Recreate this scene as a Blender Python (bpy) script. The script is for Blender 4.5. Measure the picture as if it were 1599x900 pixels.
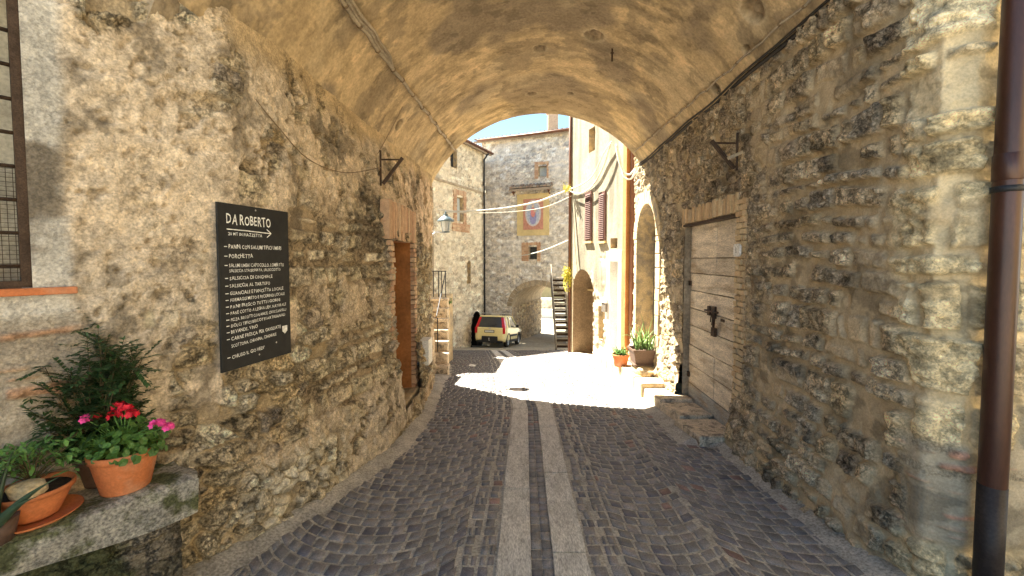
import bpy, math, random
import numpy as np
from mathutils import Vector, Matrix
for o in list(bpy.data.objects): bpy.data.objects.remove(o)
R = math.radians
rnd = random.Random(7)
scene = bpy.context.scene
COL = scene.collection
# ------------------------------------------------------------------ camera, light, exposure
F, PITCH, EYE = 640.0, R(2.5), 1.6
PCY = 405 + F*math.tan(PITCH)
cam = bpy.data.objects.new('camera', bpy.data.cameras.new('camera')); COL.objects.link(cam)
cam.location = (0, 0, EYE); cam.rotation_euler = (R(90)-PITCH, 0, 0)
cam.data.sensor_width = 36; cam.data.lens = 36*F/1599.0
cam.data.shift_y = -(450-PCY)/1599.0
cam.data.clip_start = 0.05; cam.data.clip_end = 2000
scene.camera = cam
TOSUN = Vector((-2.1, 2.08, 4.3)).normalized()
SUN_EL = math.asin(TOSUN.z); SUN_AZ = math.atan2(TOSUN.x, TOSUN.y)
world = bpy.data.worlds.new('World'); scene.world = world; world.use_nodes = True
wn = world.node_tree; bg = wn.nodes['Background']; sky = wn.nodes.new('ShaderNodeTexSky')
sky.sky_type = 'NISHITA'; sky.sun_disc = False; sky.sun_elevation = SUN_EL; sky.sun_rotation = SUN_AZ
sky.air_density = 0.26; sky.dust_density = 0.0; sky.ozone_density = 4.0
tint = wn.nodes.new('ShaderNodeVectorMath'); tint.operation = 'MULTIPLY'; tint.inputs[1].default_value = (1.06, .98, .68)
wn.links.new(sky.outputs[0], tint.inputs[0]); wn.links.new(tint.outputs[0], bg.inputs[0]); bg.inputs[1].default_value = 0.072
sun = bpy.data.objects.new('sun', bpy.data.lights.new('sun', 'SUN')); COL.objects.link(sun)
sun.data.energy = 2.3; sun.data.angle = R(0.5); sun.data.color = (1.0, 0.93, 0.78)
sun.rotation_euler = TOSUN.to_track_quat('Z', 'Y').to_euler()
sun.location = (0, 0, 30)
scene.view_settings.view_transform = 'Standard'; scene.view_settings.look = 'None'
scene.view_settings.exposure = 4.05; scene.view_settings.gamma = 1.0
scene.render.engine = 'CYCLES'
scene.cycles.max_bounces = 8; scene.cycles.diffuse_bounces = 6

# ------------------------------------------------------------------ pixel rays and ground
def ray(px, py):
    xc = (px-799.5)/F; yc = (PCY-py)/F
    return Vector((xc, math.cos(PITCH)+yc*math.sin(PITCH), yc*math.cos(PITCH)-math.sin(PITCH)))
def W(px, py, d):
    r = ray(px, py); return Vector((r.x/r.y*d, d, EYE+r.z/r.y*d))
_gy = np.array([-300, -60, -10, 0, 2.31, 5.6, 8.4, 11.2, 14, 17.5, 21, 22.5, 25, 30, 60, 300.])
_gh = np.array([-6, -3, 0.85, 1.6, 1.79, 2.05, 2.35, 2.72, 3.2, 3.85, 4.5, 4.66, 4.86, 5.2, 5.6, 6.])
_yy = np.arange(-40, 60, 0.1); _hh = np.interp(_yy, _gy, _gh)
_k = np.hanning(17); _k /= _k.sum(); _hh[8:-8] = np.convolve(_hh, _k, 'same')[8:-8]
def H(y):
    y = np.asarray(y, float)
    r = EYE-np.where((y > -39) & (y < 59), np.interp(y, _yy, _hh), np.interp(y, _gy, _gh))
    return float(r) if r.ndim == 0 else r
def G(px, py):
    r = ray(px, py)
    for i in range(50, 6000):
        t = i*0.01; p = Vector((r.x*t, r.y*t, EYE+r.z*t))
        if p.z <= H(p.y): return p
    return p
def hit(px, py, p0, p1):          # ray against the vertical plane through p0-p1: (distance along, z)
    r = ray(px, py); dx, dy = p1[0]-p0[0], p1[1]-p0[1]; L = math.hypot(dx, dy); dx /= L; dy /= L
    # t*r.x = p0x + s dx ; t*r.y = p0y + s dy
    det = r.x*(-dy)+dx*r.y
    t = (p0[0]*(-dy)+dx*p0[1])/det; s = (r.x*p0[1]-r.y*p0[0])/det
    return s, EYE+r.z*t

# ------------------------------------------------------------------ noise
def h2(i, j, s=0):
    i = np.asarray(i, np.int64); j = np.asarray(j, np.int64)
    n = (i*374761393 + j*668265263 + s*974634777 + 1013904223) & 0xffffffff
    n = ((n ^ (n >> 13))*1274126177) & 0xffffffff
    n = ((n ^ (n >> 16))*2246822519) & 0xffffffff
    return ((n ^ (n >> 15)) & 0xffffff)/16777215.0
def vn(x, y, s=0):
    i = np.floor(x); j = np.floor(y); fx = x-i; fy = y-j; i = i.astype(np.int64); j = j.astype(np.int64)
    fx = fx*fx*(3-2*fx); fy = fy*fy*(3-2*fy)
    a = h2(i, j, s); b = h2(i+1, j, s); c = h2(i, j+1, s); d = h2(i+1, j+1, s)
    return (a*(1-fx)+b*fx)*(1-fy)+(c*(1-fx)+d*fx)*fy
def fbm(x, y, o=4, s=0, g=0.5):
    r = 0; a = 1; t = 0
    for k in range(o):
        r = r+a*vn(x*2**k+k*17.3, y*2**k-k*9.1, s+k); t += a; a *= g
    return r/t
def sst(a, b, x):
    t = np.clip((x-a)/(b-a), 0, 1); return t*t*(3-2*t)
def voro(x, y, s=0, jit=0.85):
    ci = np.floor(x).astype(np.int64); cj = np.floor(y).astype(np.int64)
    f1 = np.full(x.shape, 9.); f2 = np.full(x.shape, 9.); ii = ci*0; jj = cj*0; ax = x*0; ay = x*0
    for a in (-1, 0, 1):
        for b in (-1, 0, 1):
            i = ci+a; j = cj+b
            qx = i+.5+jit*(h2(i, j, s)-.5); qy = j+.5+jit*(h2(i, j, s+1)-.5)
            d = np.hypot(qx-x, qy-y); n = d < f1
            f2 = np.where(n, f1, np.minimum(f2, d)); f1 = np.where(n, d, f1)
            ii = np.where(n, i, ii); jj = np.where(n, j, jj); ax = np.where(n, x-qx, ax); ay = np.where(n, y-qy, ay)
    return f1, f2, ii, jj, ax, ay
def coursed(u, v, hm, wm, s):     # coursed blocks: edge distance (m), ids, local coordinates
    rs = np.random.RandomState(s)
    hs = np.cumsum(hm*(0.55+0.95*rs.rand(200))); v0 = v.min()-0.3
    row = np.searchsorted(hs, v-v0); top = hs[row]; bot = np.where(row > 0, hs[row-1], 0); vv = v-v0
    sid = np.zeros(u.shape, np.int64); e = np.zeros(u.shape); lu = np.zeros(u.shape)
    u0 = u.min()-1.5
    for r in np.unique(row):
        m = row == r; ws = np.cumsum(wm*(0.45+1.3*rs.rand(400)**1.3)*(0.7+0.6*rs.rand()))-rs.rand()
        k = np.searchsorted(ws, u[m]-u0); k = np.clip(k, 1, 399)
        a = ws[k-1]; b = ws[k]; sid[m] = k; w = u[m]-u0
        e[m] = np.minimum(w-a, b-w); lu[m] = (w-(a+b)/2)
    ev = np.minimum(vv-bot, top-vv); lv = vv-(top+bot)/2
    rr = 0.035
    ex = np.minimum(e, rr); ey = np.minimum(ev, rr)
    ed = rr-np.hypot(rr-ex, rr-ey); ed = np.where((e > rr) & (ev > rr), np.minimum(e, ev), ed)
    return ed, row, sid, lu, lv
def pick(pal, i, j, s):
    pal = np.array(pal); k = (h2(i, j, s)*len(pal)*0.9999).astype(int)
    c = pal[k]; return c*(0.8+0.4*h2(i, j, s+5))[..., None]
def mixc(a, b, m): return a*(1-m[..., None])+b*m[..., None]

# ------------------------------------------------------------------ materials
def mat_new(name):
    m = bpy.data.materials.new(name); m.use_nodes = True
    nt = m.node_tree; return m, nt, nt.nodes['Principled BSDF']
def surf(name, col=(.5, .5, .5), rough=.85, attr=False, var=.25, vs=6.0, bump=.3, bs=60, bd=.01, metal=0, fine=.2, spec=.3, stretch=None, col2=None, c2s=3.0, c2t=(.45, .6), am_=False):
    m, nt, b = mat_new(name); N = nt.nodes; L = nt.links
    tc = N.new('ShaderNodeTexCoord'); src = tc.outputs['Object']
    if stretch:
        mp = N.new('ShaderNodeMapping'); mp.inputs['Scale'].default_value = stretch; L.new(src, mp.inputs[0]); src = mp.outputs[0]
    def noise(scale, det=6, rg=.6):
        n = N.new('ShaderNodeTexNoise'); n.inputs['Scale'].default_value = scale; n.inputs['Detail'].default_value = det
        n.inputs['Roughness'].default_value = rg; L.new(src, n.inputs['Vector']); return n.outputs['Fac']
    if attr:
        a = N.new('ShaderNodeAttribute'); a.attribute_name = 'Col'; c = a.outputs['Color']
    else:
        a = N.new('ShaderNodeRGB'); a.outputs[0].default_value = (*col, 1); c = a.outputs[0]
    if col2:
        n = noise(c2s); mr = N.new('ShaderNodeMapRange'); mr.inputs[1].default_value = c2t[0]; mr.inputs[2].default_value = c2t[1]; L.new(n, mr.inputs[0])
        mx = N.new('ShaderNodeMix'); mx.data_type = 'RGBA'; L.new(mr.outputs[0], mx.inputs[0]); L.new(c, mx.inputs[6]); mx.inputs[7].default_value = (*col2, 1); c = mx.outputs[2]
    for sc, am in ((vs, var), (vs*9, fine)):
        if am <= 0: continue
        n = noise(sc); mr = N.new('ShaderNodeMapRange'); mr.inputs[1].default_value = .3; mr.inputs[2].default_value = .7
        mr.inputs[1].default_value = .36 if sc > vs else .3; mr.inputs[2].default_value = .64 if sc > vs else .7
        mr.inputs[3].default_value = 1-am; mr.inputs[4].default_value = 1+am; L.new(n, mr.inputs[0])
        if am_ and sc > vs:
            for q, lo, hi in ((3, 1-.3*am, 1-am), (4, 1+.3*am, 1+am)):
                m2 = N.new('ShaderNodeMapRange'); m2.inputs[3].default_value = lo; m2.inputs[4].default_value = hi; L.new(a.outputs['Alpha'], m2.inputs[0]); L.new(m2.outputs[0], mr.inputs[q])
        hs = N.new('ShaderNodeVectorMath'); hs.operation = 'SCALE'; L.new(c, hs.inputs[0]); L.new(mr.outputs[0], hs.inputs['Scale']); c = hs.outputs[0]
    if am_:
        n = noise(am_, 9, .68); sb = N.new('ShaderNodeMath'); sb.operation = 'SUBTRACT'; sb.inputs[1].default_value = .5; L.new(n, sb.inputs[0])
        ab = N.new('ShaderNodeMath'); ab.operation = 'ABSOLUTE'; L.new(sb.outputs[0], ab.inputs[0])
        lo = N.new('ShaderNodeMapRange'); lo.inputs[3].default_value = 1.0; lo.inputs[4].default_value = .62; L.new(a.outputs['Alpha'], lo.inputs[0])
        mr = N.new('ShaderNodeMapRange'); mr.inputs[1].default_value = .0; mr.inputs[2].default_value = .034; mr.inputs[4].default_value = 1.06; L.new(ab.outputs[0], mr.inputs[0]); L.new(lo.outputs[0], mr.inputs[3])
        hs = N.new('ShaderNodeVectorMath'); hs.operation = 'SCALE'; L.new(c, hs.inputs[0]); L.new(mr.outputs[0], hs.inputs['Scale']); c = hs.outputs[0]; crev = mr.outputs[0]
    L.new(c, b.inputs['Base Color']); b.inputs['Roughness'].default_value = rough; b.inputs['Metallic'].default_value = metal
    b.inputs['Specular IOR Level'].default_value = spec
    if bump > 0:
        n = noise(bs, 8, .7); bp = N.new('ShaderNodeBump'); bp.inputs['Strength'].default_value = bump; bp.inputs['Distance'].default_value = bd
        if am_:
            m2 = N.new('ShaderNodeMapRange'); m2.inputs[3].default_value = bump*.35; m2.inputs[4].default_value = bump; L.new(a.outputs['Alpha'], m2.inputs[0]); L.new(m2.outputs[0], bp.inputs['Strength'])
            ad = N.new('ShaderNodeMath'); ad.operation = 'ADD'; L.new(n, ad.inputs[0]); L.new(crev, ad.inputs[1]); n = ad.outputs[0]
        L.new(n, bp.inputs['Height']); L.new(bp.outputs[0], b.inputs['Normal'])
    return m
M = {}
M['masonry'] = surf('rubble_masonry', attr=True, var=.20, vs=9, fine=.42, bump=1.0, bs=34, bd=.04, rough=.92, spec=.15, am_=13)
M['far_masonry'] = surf('far_masonry', attr=True, var=.15, vs=3, fine=.2, bump=.6, bs=16, bd=.03, rough=.95, spec=.1)
M['vault'] = surf('vault_plaster', attr=True, var=.20, vs=4, fine=.15, bump=.8, bs=30, bd=.022, rough=.9, spec=.15)
M['plain_stone'] = surf('plain_stone', (.36, .29, .2), var=.3, vs=3, fine=.25, bump=.6, bs=20, bd=.03, rough=.95)
M['cobble'] = surf('basalt_setts', attr=True, var=.25, vs=14, fine=.3, bump=.4, bs=70, bd=.005, rough=.6, spec=.35)
M['joint'] = surf('paving_joints', (.42, .385, .33), var=.3, vs=7, fine=.35, bump=.9, bs=90, bd=.01, rough=.95)
M['ground'] = surf('far_ground', (.36, .32, .25), var=.15, vs=.8, fine=.2, bump=.4, bs=12, bd=.02, rough=.95)
M['travertine'] = surf('travertine_strip', (.64, .61, .56), var=.18, vs=5, fine=.3, bump=.9, bs=55, bd=.012, rough=.8, col2=(.44, .41, .37), c2s=14, c2t=(.5, .66), stretch=(3, .8, 1))
M['slab'] = surf('lichen_slab', (.50, .47, .40), var=.35, vs=9, fine=.5, bump=1.0, bs=26, bd=.05, rough=.9, col2=(.15, .16, .075), c2s=6, c2t=(.47, .56))
M['step_stone'] = surf('worn_step_stone', (.62, .50, .35), var=.3, vs=7, fine=.3, bump=.8, bs=22, bd=.02, rough=.9, col2=(.26, .21, .16), c2s=9, c2t=(.53, .6))
M['warm_stone'] = surf('warm_stone', (.55, .42, .24), var=.2, vs=8, fine=.2, bump=.7, bs=30, bd=.02, rough=.9, col2=(.34, .28, .2), c2s=6)
M['brick'] = surf('old_brick', attr=True, var=.18, vs=18, fine=.2, bump=.5, bs=60, bd=.01, rough=.9)
M['wood'] = surf('weathered_planks', attr=True, var=.25, vs=4, fine=.3, bump=.6, bs=24, bd=.012, rough=.8, stretch=(3, .7, 4), col2=(.44, .34, .23), c2s=2.2, c2t=(.52, .64))
M['brown_wood'] = surf('brown_door_wood', (.065, .042, .028), var=.3, vs=5, fine=.2, bump=.4, bs=30, bd=.006, rough=.6, stretch=(6, 6, .6))
M['rust'] = surf('rusty_iron', (.07, .045, .03), var=.35, vs=20, fine=.3, bump=.5, bs=80, bd=.004, rough=.75, metal=.4)
M['iron'] = surf('dark_iron', (.035, .035, .038), var=.2, vs=20, fine=.2, bump=.2, bs=80, bd=.003, rough=.5, metal=.5)
M['pipe_brown'] = surf('brown_downpipe', (.055, .022, .015), var=.25, vs=5, fine=.12, bump=.08, bs=50, bd=.002, rough=.35, spec=.5, metal=.2, stretch=(3, 3, .6))
M['pipe_black'] = surf('black_pipe_base', (.028, .021, .019), var=.3, vs=8, fine=.3, bump=.2, bs=60, bd=.003, rough=.5)
M['conduit'] = surf('plastered_conduit', (.36, .30, .22), var=.3, vs=5, fine=.15, bump=.3, bs=40, bd=.004, rough=.7)
M['cable_white'] = surf('pale_cable', (.68, .66, .58), var=.1, bump=0, rough=.6)
M['cable_dark'] = surf('dark_cable', (.03, .025, .022), var=.2, bump=0, rough=.6)
M['cable_tan'] = surf('tan_cable', (.20, .14, .08), var=.2, bump=0, rough=.7)
M['board'] = surf('blackboard', (.022, .022, .021), var=.25, vs=3, fine=.15, bump=.05, bs=40, bd=.002, rough=.62, spec=.3)
M['chalk'] = surf('white_paint_marker', (.80, .80, .76), var=.08, bump=0, rough=.7)
M['terracotta'] = surf('terracotta', (.52, .17, .06), var=.15, vs=9, fine=.12, bump=.2, bs=60, bd=.003, rough=.75, col2=(.50, .27, .16), c2s=4, c2t=(.55, .75))
M['brown_plastic'] = surf('brown_planter', (.12, .075, .055), var=.08, bump=.05, rough=.5)
M['soil'] = surf('soil', (.05, .035, .025), var=.3, bump=.8, bs=50, bd=.01)
def leafmat(name, col, v=.35):
    m = surf(name, col, rough=.45, var=v, vs=14, fine=.15, bump=.15, bs=50, bd=.003, spec=.4)
    b = m.node_tree.nodes['Principled BSDF']; b.inputs['Transmission Weight'].default_value = 0
    b.inputs['Subsurface Weight'].default_value = 0; return m
M['leaf_dark'] = leafmat('dark_leaf', (.04, .085, .026))
M['leaf_mid'] = leafmat('mid_leaf', (.07, .15, .03))
M['leaf_light'] = leafmat('light_leaf', (.12, .24, .06))
M['aloe'] = leafmat('aloe_leaf', (.15, .24, .07), .2)
M['agave'] = leafmat('agave_leaf', (.05, .09, .05), .2)
M['stem'] = surf('stem', (.09, .07, .035), var=.2, bump=.2)
M['petal_red'] = surf('red_petal', (.62, .02, .04), rough=.6, var=.2, bump=0)
M['petal_pink'] = surf('pink_petal', (.80, .08, .33), rough=.6, var=.2, bump=0)
M['yellow'] = surf('yellow_bloom', (.62, .56, .07), rough=.7, var=.2, vs=3, bump=0)
M['plaster_white'] = surf('white_window_plaster', (.50, .48, .42), var=.2, vs=5, fine=.2, bump=.5, bs=40, bd=.008, col2=(.26, .22, .16), c2s=7, c2t=(.52, .66))
M['glass_dark'] = surf('dark_glass', (.03, .035, .04), rough=.12, var=.1, bump=0, spec=.6)
M['room_dark'] = surf('dark_room', (.025, .02, .016), var=.2, bump=.1)
M['curtain'] = surf('pale_curtain', (.45, .42, .34), var=.2, bump=.2, bs=20)
M['cream'] = surf('cream_plaster', attr=True, var=.12, vs=2, fine=.15, bump=.4, bs=18, bd=.01, rough=.9)
M['white_paint'] = surf('white_paint', (.74, .72, .66), var=.1, bump=.1)
M['shutter'] = surf('brown_shutter', (.115, .055, .045), var=.12, bump=.1, rough=.6)
M['light_shutter'] = surf('grey_shutter', (.42, .46, .46), var=.1, bump=.1, rough=.6)
M['orange_plaster'] = surf('orange_brown_plaster', (.34, .14, .045), var=.25, vs=3, fine=.15, bump=.3, bs=30, bd=.006)
M['ochre'] = surf('ochre_plaster', (.56, .44, .22), var=.12, vs=3, fine=.1, bump=.2, bs=30)
M['tile'] = surf('roof_tile', attr=True, var=.2, vs=4, fine=.2, bump=.3, bs=30, bd=.01, rough=.9)
M['gutter'] = surf('copper_gutter', (.16, .07, .04), var=.2, bump=.05, rough=.5, metal=.3)
M['paint_yellow'] = surf('pale_yellow_car_paint', (.80, .69, .34), var=.03, bump=0, rough=.25, spec=.6)
M['black_plastic'] = surf('black_plastic', (.02, .02, .022), var=.1, bump=0, rough=.6)
M['rubber'] = surf('tyre_rubber', (.025, .025, .025), var=.1, bump=.1, rough=.85)
M['alloy'] = surf('wheel_alloy', (.45, .45, .46), var=.05, bump=0, rough=.35, metal=.7)
M['red_lens'] = surf('red_lens', (.55, .015, .02), var=.05, bump=0, rough=.2, spec=.6)
M['silver'] = surf('silver_bar', (.6, .6, .6), var=.05, bump=0, rough=.35, metal=.6)
M['plate'] = surf('number_plate', (.62, .62, .58), var=.05, bump=0)
M['lamp_glass'] = surf('lantern_glass', (.50, .52, .50), var=.05, bump=0, rough=.15)
M['teal_metal'] = surf('lantern_metal', (.12, .17, .20), var=.1, bump=0, rough=.4, metal=.4)
M['paint_mark'] = surf('fresco_paint', attr=True, var=.25, vs=10, fine=.2, bump=.1, rough=.9)
M['grey_wood'] = surf('grey_timber', (.17, .15, .125), var=.2, vs=4, fine=.2, bump=.3, bs=30, rough=.8)

# ------------------------------------------------------------------ object helpers
def link(o, parent=None):
    COL.objects.link(o)
    if parent is not None: o.parent = parent
    return o
def tag(o, label=None, cat=None, group=None, kind=None):
    if label: o['label'] = label
    if cat: o['category'] = cat
    if group: o['group'] = group
    if kind: o['kind'] = kind
    return o
def thing(name, label, cat, loc=(0, 0, 0), rz=0, group=None):
    o = bpy.data.objects.new(name, None); COL.objects.link(o); o.empty_display_size = .1
    o.location = loc; o.rotation_euler = (0, 0, rz); return tag(o, label, cat, group)
def world_child(o, parent):       # mesh made in world coordinates, kept in place under an Empty
    o.parent = parent
    o.matrix_parent_inverse = (Matrix.Translation(parent.location) @ parent.rotation_euler.to_matrix().to_4x4()).inverted()
    return o
def npmesh(name, V, Fq, col=None, smooth=False, mat=None, parent=None, alpha=None):
    me = bpy.data.meshes.new(name); V = np.asarray(V, np.float32); Fq = np.asarray(Fq, np.int32)
    me.vertices.add(len(V)); me.vertices.foreach_set('co', V.ravel())
    n = len(Fq); k = Fq.shape[1]
    me.loops.add(n*k); me.loops.foreach_set('vertex_index', Fq.ravel())
    me.polygons.add(n); me.polygons.foreach_set('loop_start', np.arange(0, n*k, k, dtype=np.int32)); me.polygons.foreach_set('loop_total', np.full(n, k, np.int32))
    if smooth: me.polygons.foreach_set('use_smooth', np.ones(n, bool))
    if col is not None:
        at = me.color_attributes.new('Col', 'FLOAT_COLOR', 'POINT'); c = np.ones((len(V), 4), np.float32); c[:, :3] = col
        if alpha is not None: c[:, 3] = alpha.reshape(-1)
        at.data.foreach_set('color', c.ravel())
    me.update(calc_edges=True); me.validate()
    if mat: me.materials.append(mat)
    o = bpy.data.objects.new(name, me); COL.objects.link(o)
    if parent is not None: world_child(o, parent)
    return o
def grid_sheet(name, P, h, col, mat, parent=None, flip=False, mask=None, alpha=None):
    # P (nv,nu,3) base positions, h (nv,nu) displacement along the normal
    du = np.gradient(P, axis=1); dv = np.gradient(P, axis=0)
    n = np.cross(du, dv); n /= np.linalg.norm(n, axis=2)[..., None]+1e-9
    if flip: n = -n
    Q = P+n*h[..., None]; nv, nu = h.shape
    idx = np.arange(nv*nu).reshape(nv, nu)
    a = idx[:-1, :-1]; b = idx[:-1, 1:]; c = idx[1:, 1:]; d = idx[1:, :-1]
    f = np.stack([a, b, c, d] if not flip else [a, d, c, b], -1).reshape(-1, 4)
    if mask is not None:
        mk = mask.reshape(-1); f = f[~mk]
    return npmesh(name, Q.reshape(-1, 3), f, col.reshape(-1, 3), True, mat, parent, alpha=alpha)
class MB:
    def __init__(s): s.v = []; s.f = []; s.c = []; s.m = []; s.cur = (.5, .5, .5); s.mi = 0; s.mats = []
    def add(s, vs, fs, col=None):
        b = len(s.v); s.v += [tuple(v) for v in vs]; s.c += [tuple(col or s.cur)]*len(vs)
        s.f += [tuple(b+i for i in f) for f in fs]; s.m += [s.mi]*len(fs)
    def box(s, c, size, rz=0, col=None, jit=0, axes=None, taper=0):
        x, y, z = size[0]/2, size[1]/2, size[2]/2; vs = []
        for sz in (-1, 1):
            k = 1-taper if sz > 0 else 1
            for sx, sy in ((-1, -1), (1, -1), (1, 1), (-1, 1)):
                p = Vector((sx*x*k, sy*y*k, sz*z))
                if jit: p += Vector([rnd.uniform(-jit, jit) for _ in range(3)])
                if axes: p = axes[0]*p.x+axes[1]*p.y+axes[2]*p.z
                elif rz: p = Vector((p.x*math.cos(rz)-p.y*math.sin(rz), p.x*math.sin(rz)+p.y*math.cos(rz), p.z))
                vs.append(p+Vector(c))
        s.add(vs, [(0, 3, 2, 1), (4, 5, 6, 7), (0, 1, 5, 4), (1, 2, 6, 5), (2, 3, 7, 6), (3, 0, 4, 7)], col)
    def tube(s, pts, r, n=8, col=None, cap=True):
        pts = [Vector(p) for p in pts]; rs = r if isinstance(r, (list, tuple)) else [r]*len(pts); vs = []; up = None
        for i, p in enumerate(pts):
            t = (pts[min(i+1, len(pts)-1)]-pts[max(i-1, 0)]).normalized()
            if up is None: up = Vector((0, 0, 1)) if abs(t.z) < .9 else Vector((1, 0, 0))
            a = t.cross(up).normalized(); bb = a.cross(t).normalized(); up = bb
            for k in range(n):
                an = 2*math.pi*k/n; vs.append(p+(a*math.cos(an)+bb*math.sin(an))*rs[i])
        fs = [(i*n+k, i*n+(k+1) % n, (i+1)*n+(k+1) % n, (i+1)*n+k) for i in range(len(pts)-1) for k in range(n)]
        if cap: fs += [tuple(range(n-1, -1, -1)), tuple((len(pts)-1)*n+k for k in range(n))]
        s.add(vs, fs, col)
    def lathe(s, c, prof, n=24, col=None, axis='z'):
        vs = []
        for r_, z in prof:
            for k in range(n):
                a = 2*math.pi*k/n
                v = (r_*math.cos(a), r_*math.sin(a), z) if axis == 'z' else (z, r_*math.cos(a), r_*math.sin(a))
                vs.append(Vector(v)+Vector(c))
        s.add(vs, [(i*n+k, i*n+(k+1) % n, (i+1)*n+(k+1) % n, (i+1)*n+k) for i in range(len(prof)-1) for k in range(n)], col)
    def build(s, name, mat, parent=None, smooth=False, world=True, bevel=0):
        me = bpy.data.meshes.new(name); me.from_pydata(s.v, [], s.f)
        at = me.color_attributes.new('Col', 'FLOAT_COLOR', 'POINT')
        at.data.foreach_set('color', np.array([(*c, 1) for c in s.c], np.float32).ravel())
        for m in (mat if isinstance(mat, list) else [mat]): me.materials.append(m)
        if isinstance(mat, list): me.polygons.foreach_set('material_index', np.array(s.m, np.int32))
        if smooth: me.polygons.foreach_set('use_smooth', np.ones(len(me.polygons), bool))
        me.update()
        o = bpy.data.objects.new(name, me); COL.objects.link(o)
        if parent is not None:
            if world: world_child(o, parent)
            else: o.parent = parent
        if bevel:
            b = o.modifiers.new('bevel', 'BEVEL'); b.width = bevel; b.segments = 2; b.limit_method = 'ANGLE'
        return o

# ------------------------------------------------------------------ masonry looks (metres)
PAL_R = [(.52, .41, .27), (.60, .48, .32), (.44, .35, .24), (.66, .54, .37), (.50, .42, .31), (.64, .49, .29), (.38, .30, .21), (.58, .44, .27)]
PAL_L = [(.52, .43, .29), (.58, .49, .34), (.44, .35, .22), (.62, .54, .39), (.36, .30, .23), (.55, .42, .24)]
PAL_F = [(.47, .42, .35), (.53, .48, .41), (.38, .36, .33), (.62, .59, .54), (.48, .42, .34), (.34, .31, .28)]
PAL_W = [(.50, .43, .32), (.56, .50, .38), (.43, .37, .27), (.60, .54, .42), (.46, .38, .27), (.36, .30, .22)]
def crag(u, v, a, b, s):
    return 1-np.abs(2*fbm(u*a+.6*fbm(u*5, v*5, 2, s+2), v*b, 5, s, .62)-1)*2.2
def rubble(u, v, su, sv, relief, pal, mortar, s=0, buried=.2, warp=.35, rough=.005):
    wu = u/su+warp*(fbm(u*3, v*3, 3, s+50)-.5)*2; wv = v/sv+warp*(fbm(u*3+9, v*3, 3, s+51)-.5)*2
    f1, f2, i, j, ax, ay = voro(wu, wv, s, .8)
    e = (f2-f1)+.10*(fbm(u*30, v*30, 3, s+9)-.5)
    r = h2(i, j, s+3); live = (r > buried).astype(float)
    m = sst(.06, .13, e)*live
    h = m*relief*(.45+.75*h2(i, j, s+4))*(1-.25*f1)+m*relief*(ax*(h2(i, j, s+6)-.5)+ay*(h2(i, j, s+7)-.5))*1.2
    cg = crag(u, v, 13, 17, s+120)
    h = h+rough*1.6*(fbm(u*22, v*22, 4, s+20)-.5)*(1+2*m)+.014*(fbm(u*2.2, v*2.2, 3, s+21)-.5)+m*rough*1.7*(cg-.5)
    c = pick(pal, i, j, s+8)*np.clip(.60+.70*cg+.45*(fbm(u*30, v*40, 3, s+23)-.5), .18, 1.6)[..., None]
    mo = np.array(mortar)*(.75+.5*fbm(u*5, v*5, 4, s+24))[..., None]
    return h, mixc(mo, c, m), m
def blocks(u, v, hm, wm, relief, pal, mortar, s=0, buried=.2, rough=.006, gap=.012, wa=.05):
    wu = u+wa*(fbm(u*2.5, v*2.5, 4, s+50)-.5)*2; wv = v+wa*(fbm(u*2.0, v*3+7, 4, s+51)-.5)*2
    ed, i, j, lu, lv = coursed(wu, wv, hm, wm, s+1)
    r = h2(i, j, s+3); inset = gap+.03*h2(i, j, s+30)**2
    ed = ed+.026*(fbm(u*14, v*14, 5, s+9)-.5)
    live = (r > buried).astype(float)
    m = sst(0, .014, ed-inset)*live
    face = fbm(u*7+i*3.1, v*9+j*1.7, 5, s+22)
    h = m*relief*(.55+.7*h2(i, j, s+4)+.55*(face-.5)*2*.9)+m*(lu*(h2(i, j, s+6)-.5)+lv*(h2(i, j, s+7)-.5))*.22
    cg = crag(u, v, 9, 14, s+120)
    h = h+rough*1.6*(fbm(u*25, v*25, 4, s+20)-.5)*(1+1.8*m)+.02*(fbm(u*1.6, v*1.6, 3, s+21)-.5)+m*rough*1.2*(cg-.5)
    c = pick(pal, i, j, s+8)*np.clip(.66+.70*cg+.5*(fbm(u*30, v*45, 3, s+23)-.5), .15, 1.7)[..., None]
    mo = np.array(mortar)*(.72+.56*fbm(u*5, v*5, 4, s+24))[..., None]
    return h, mixc(mo, c, m), m
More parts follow.
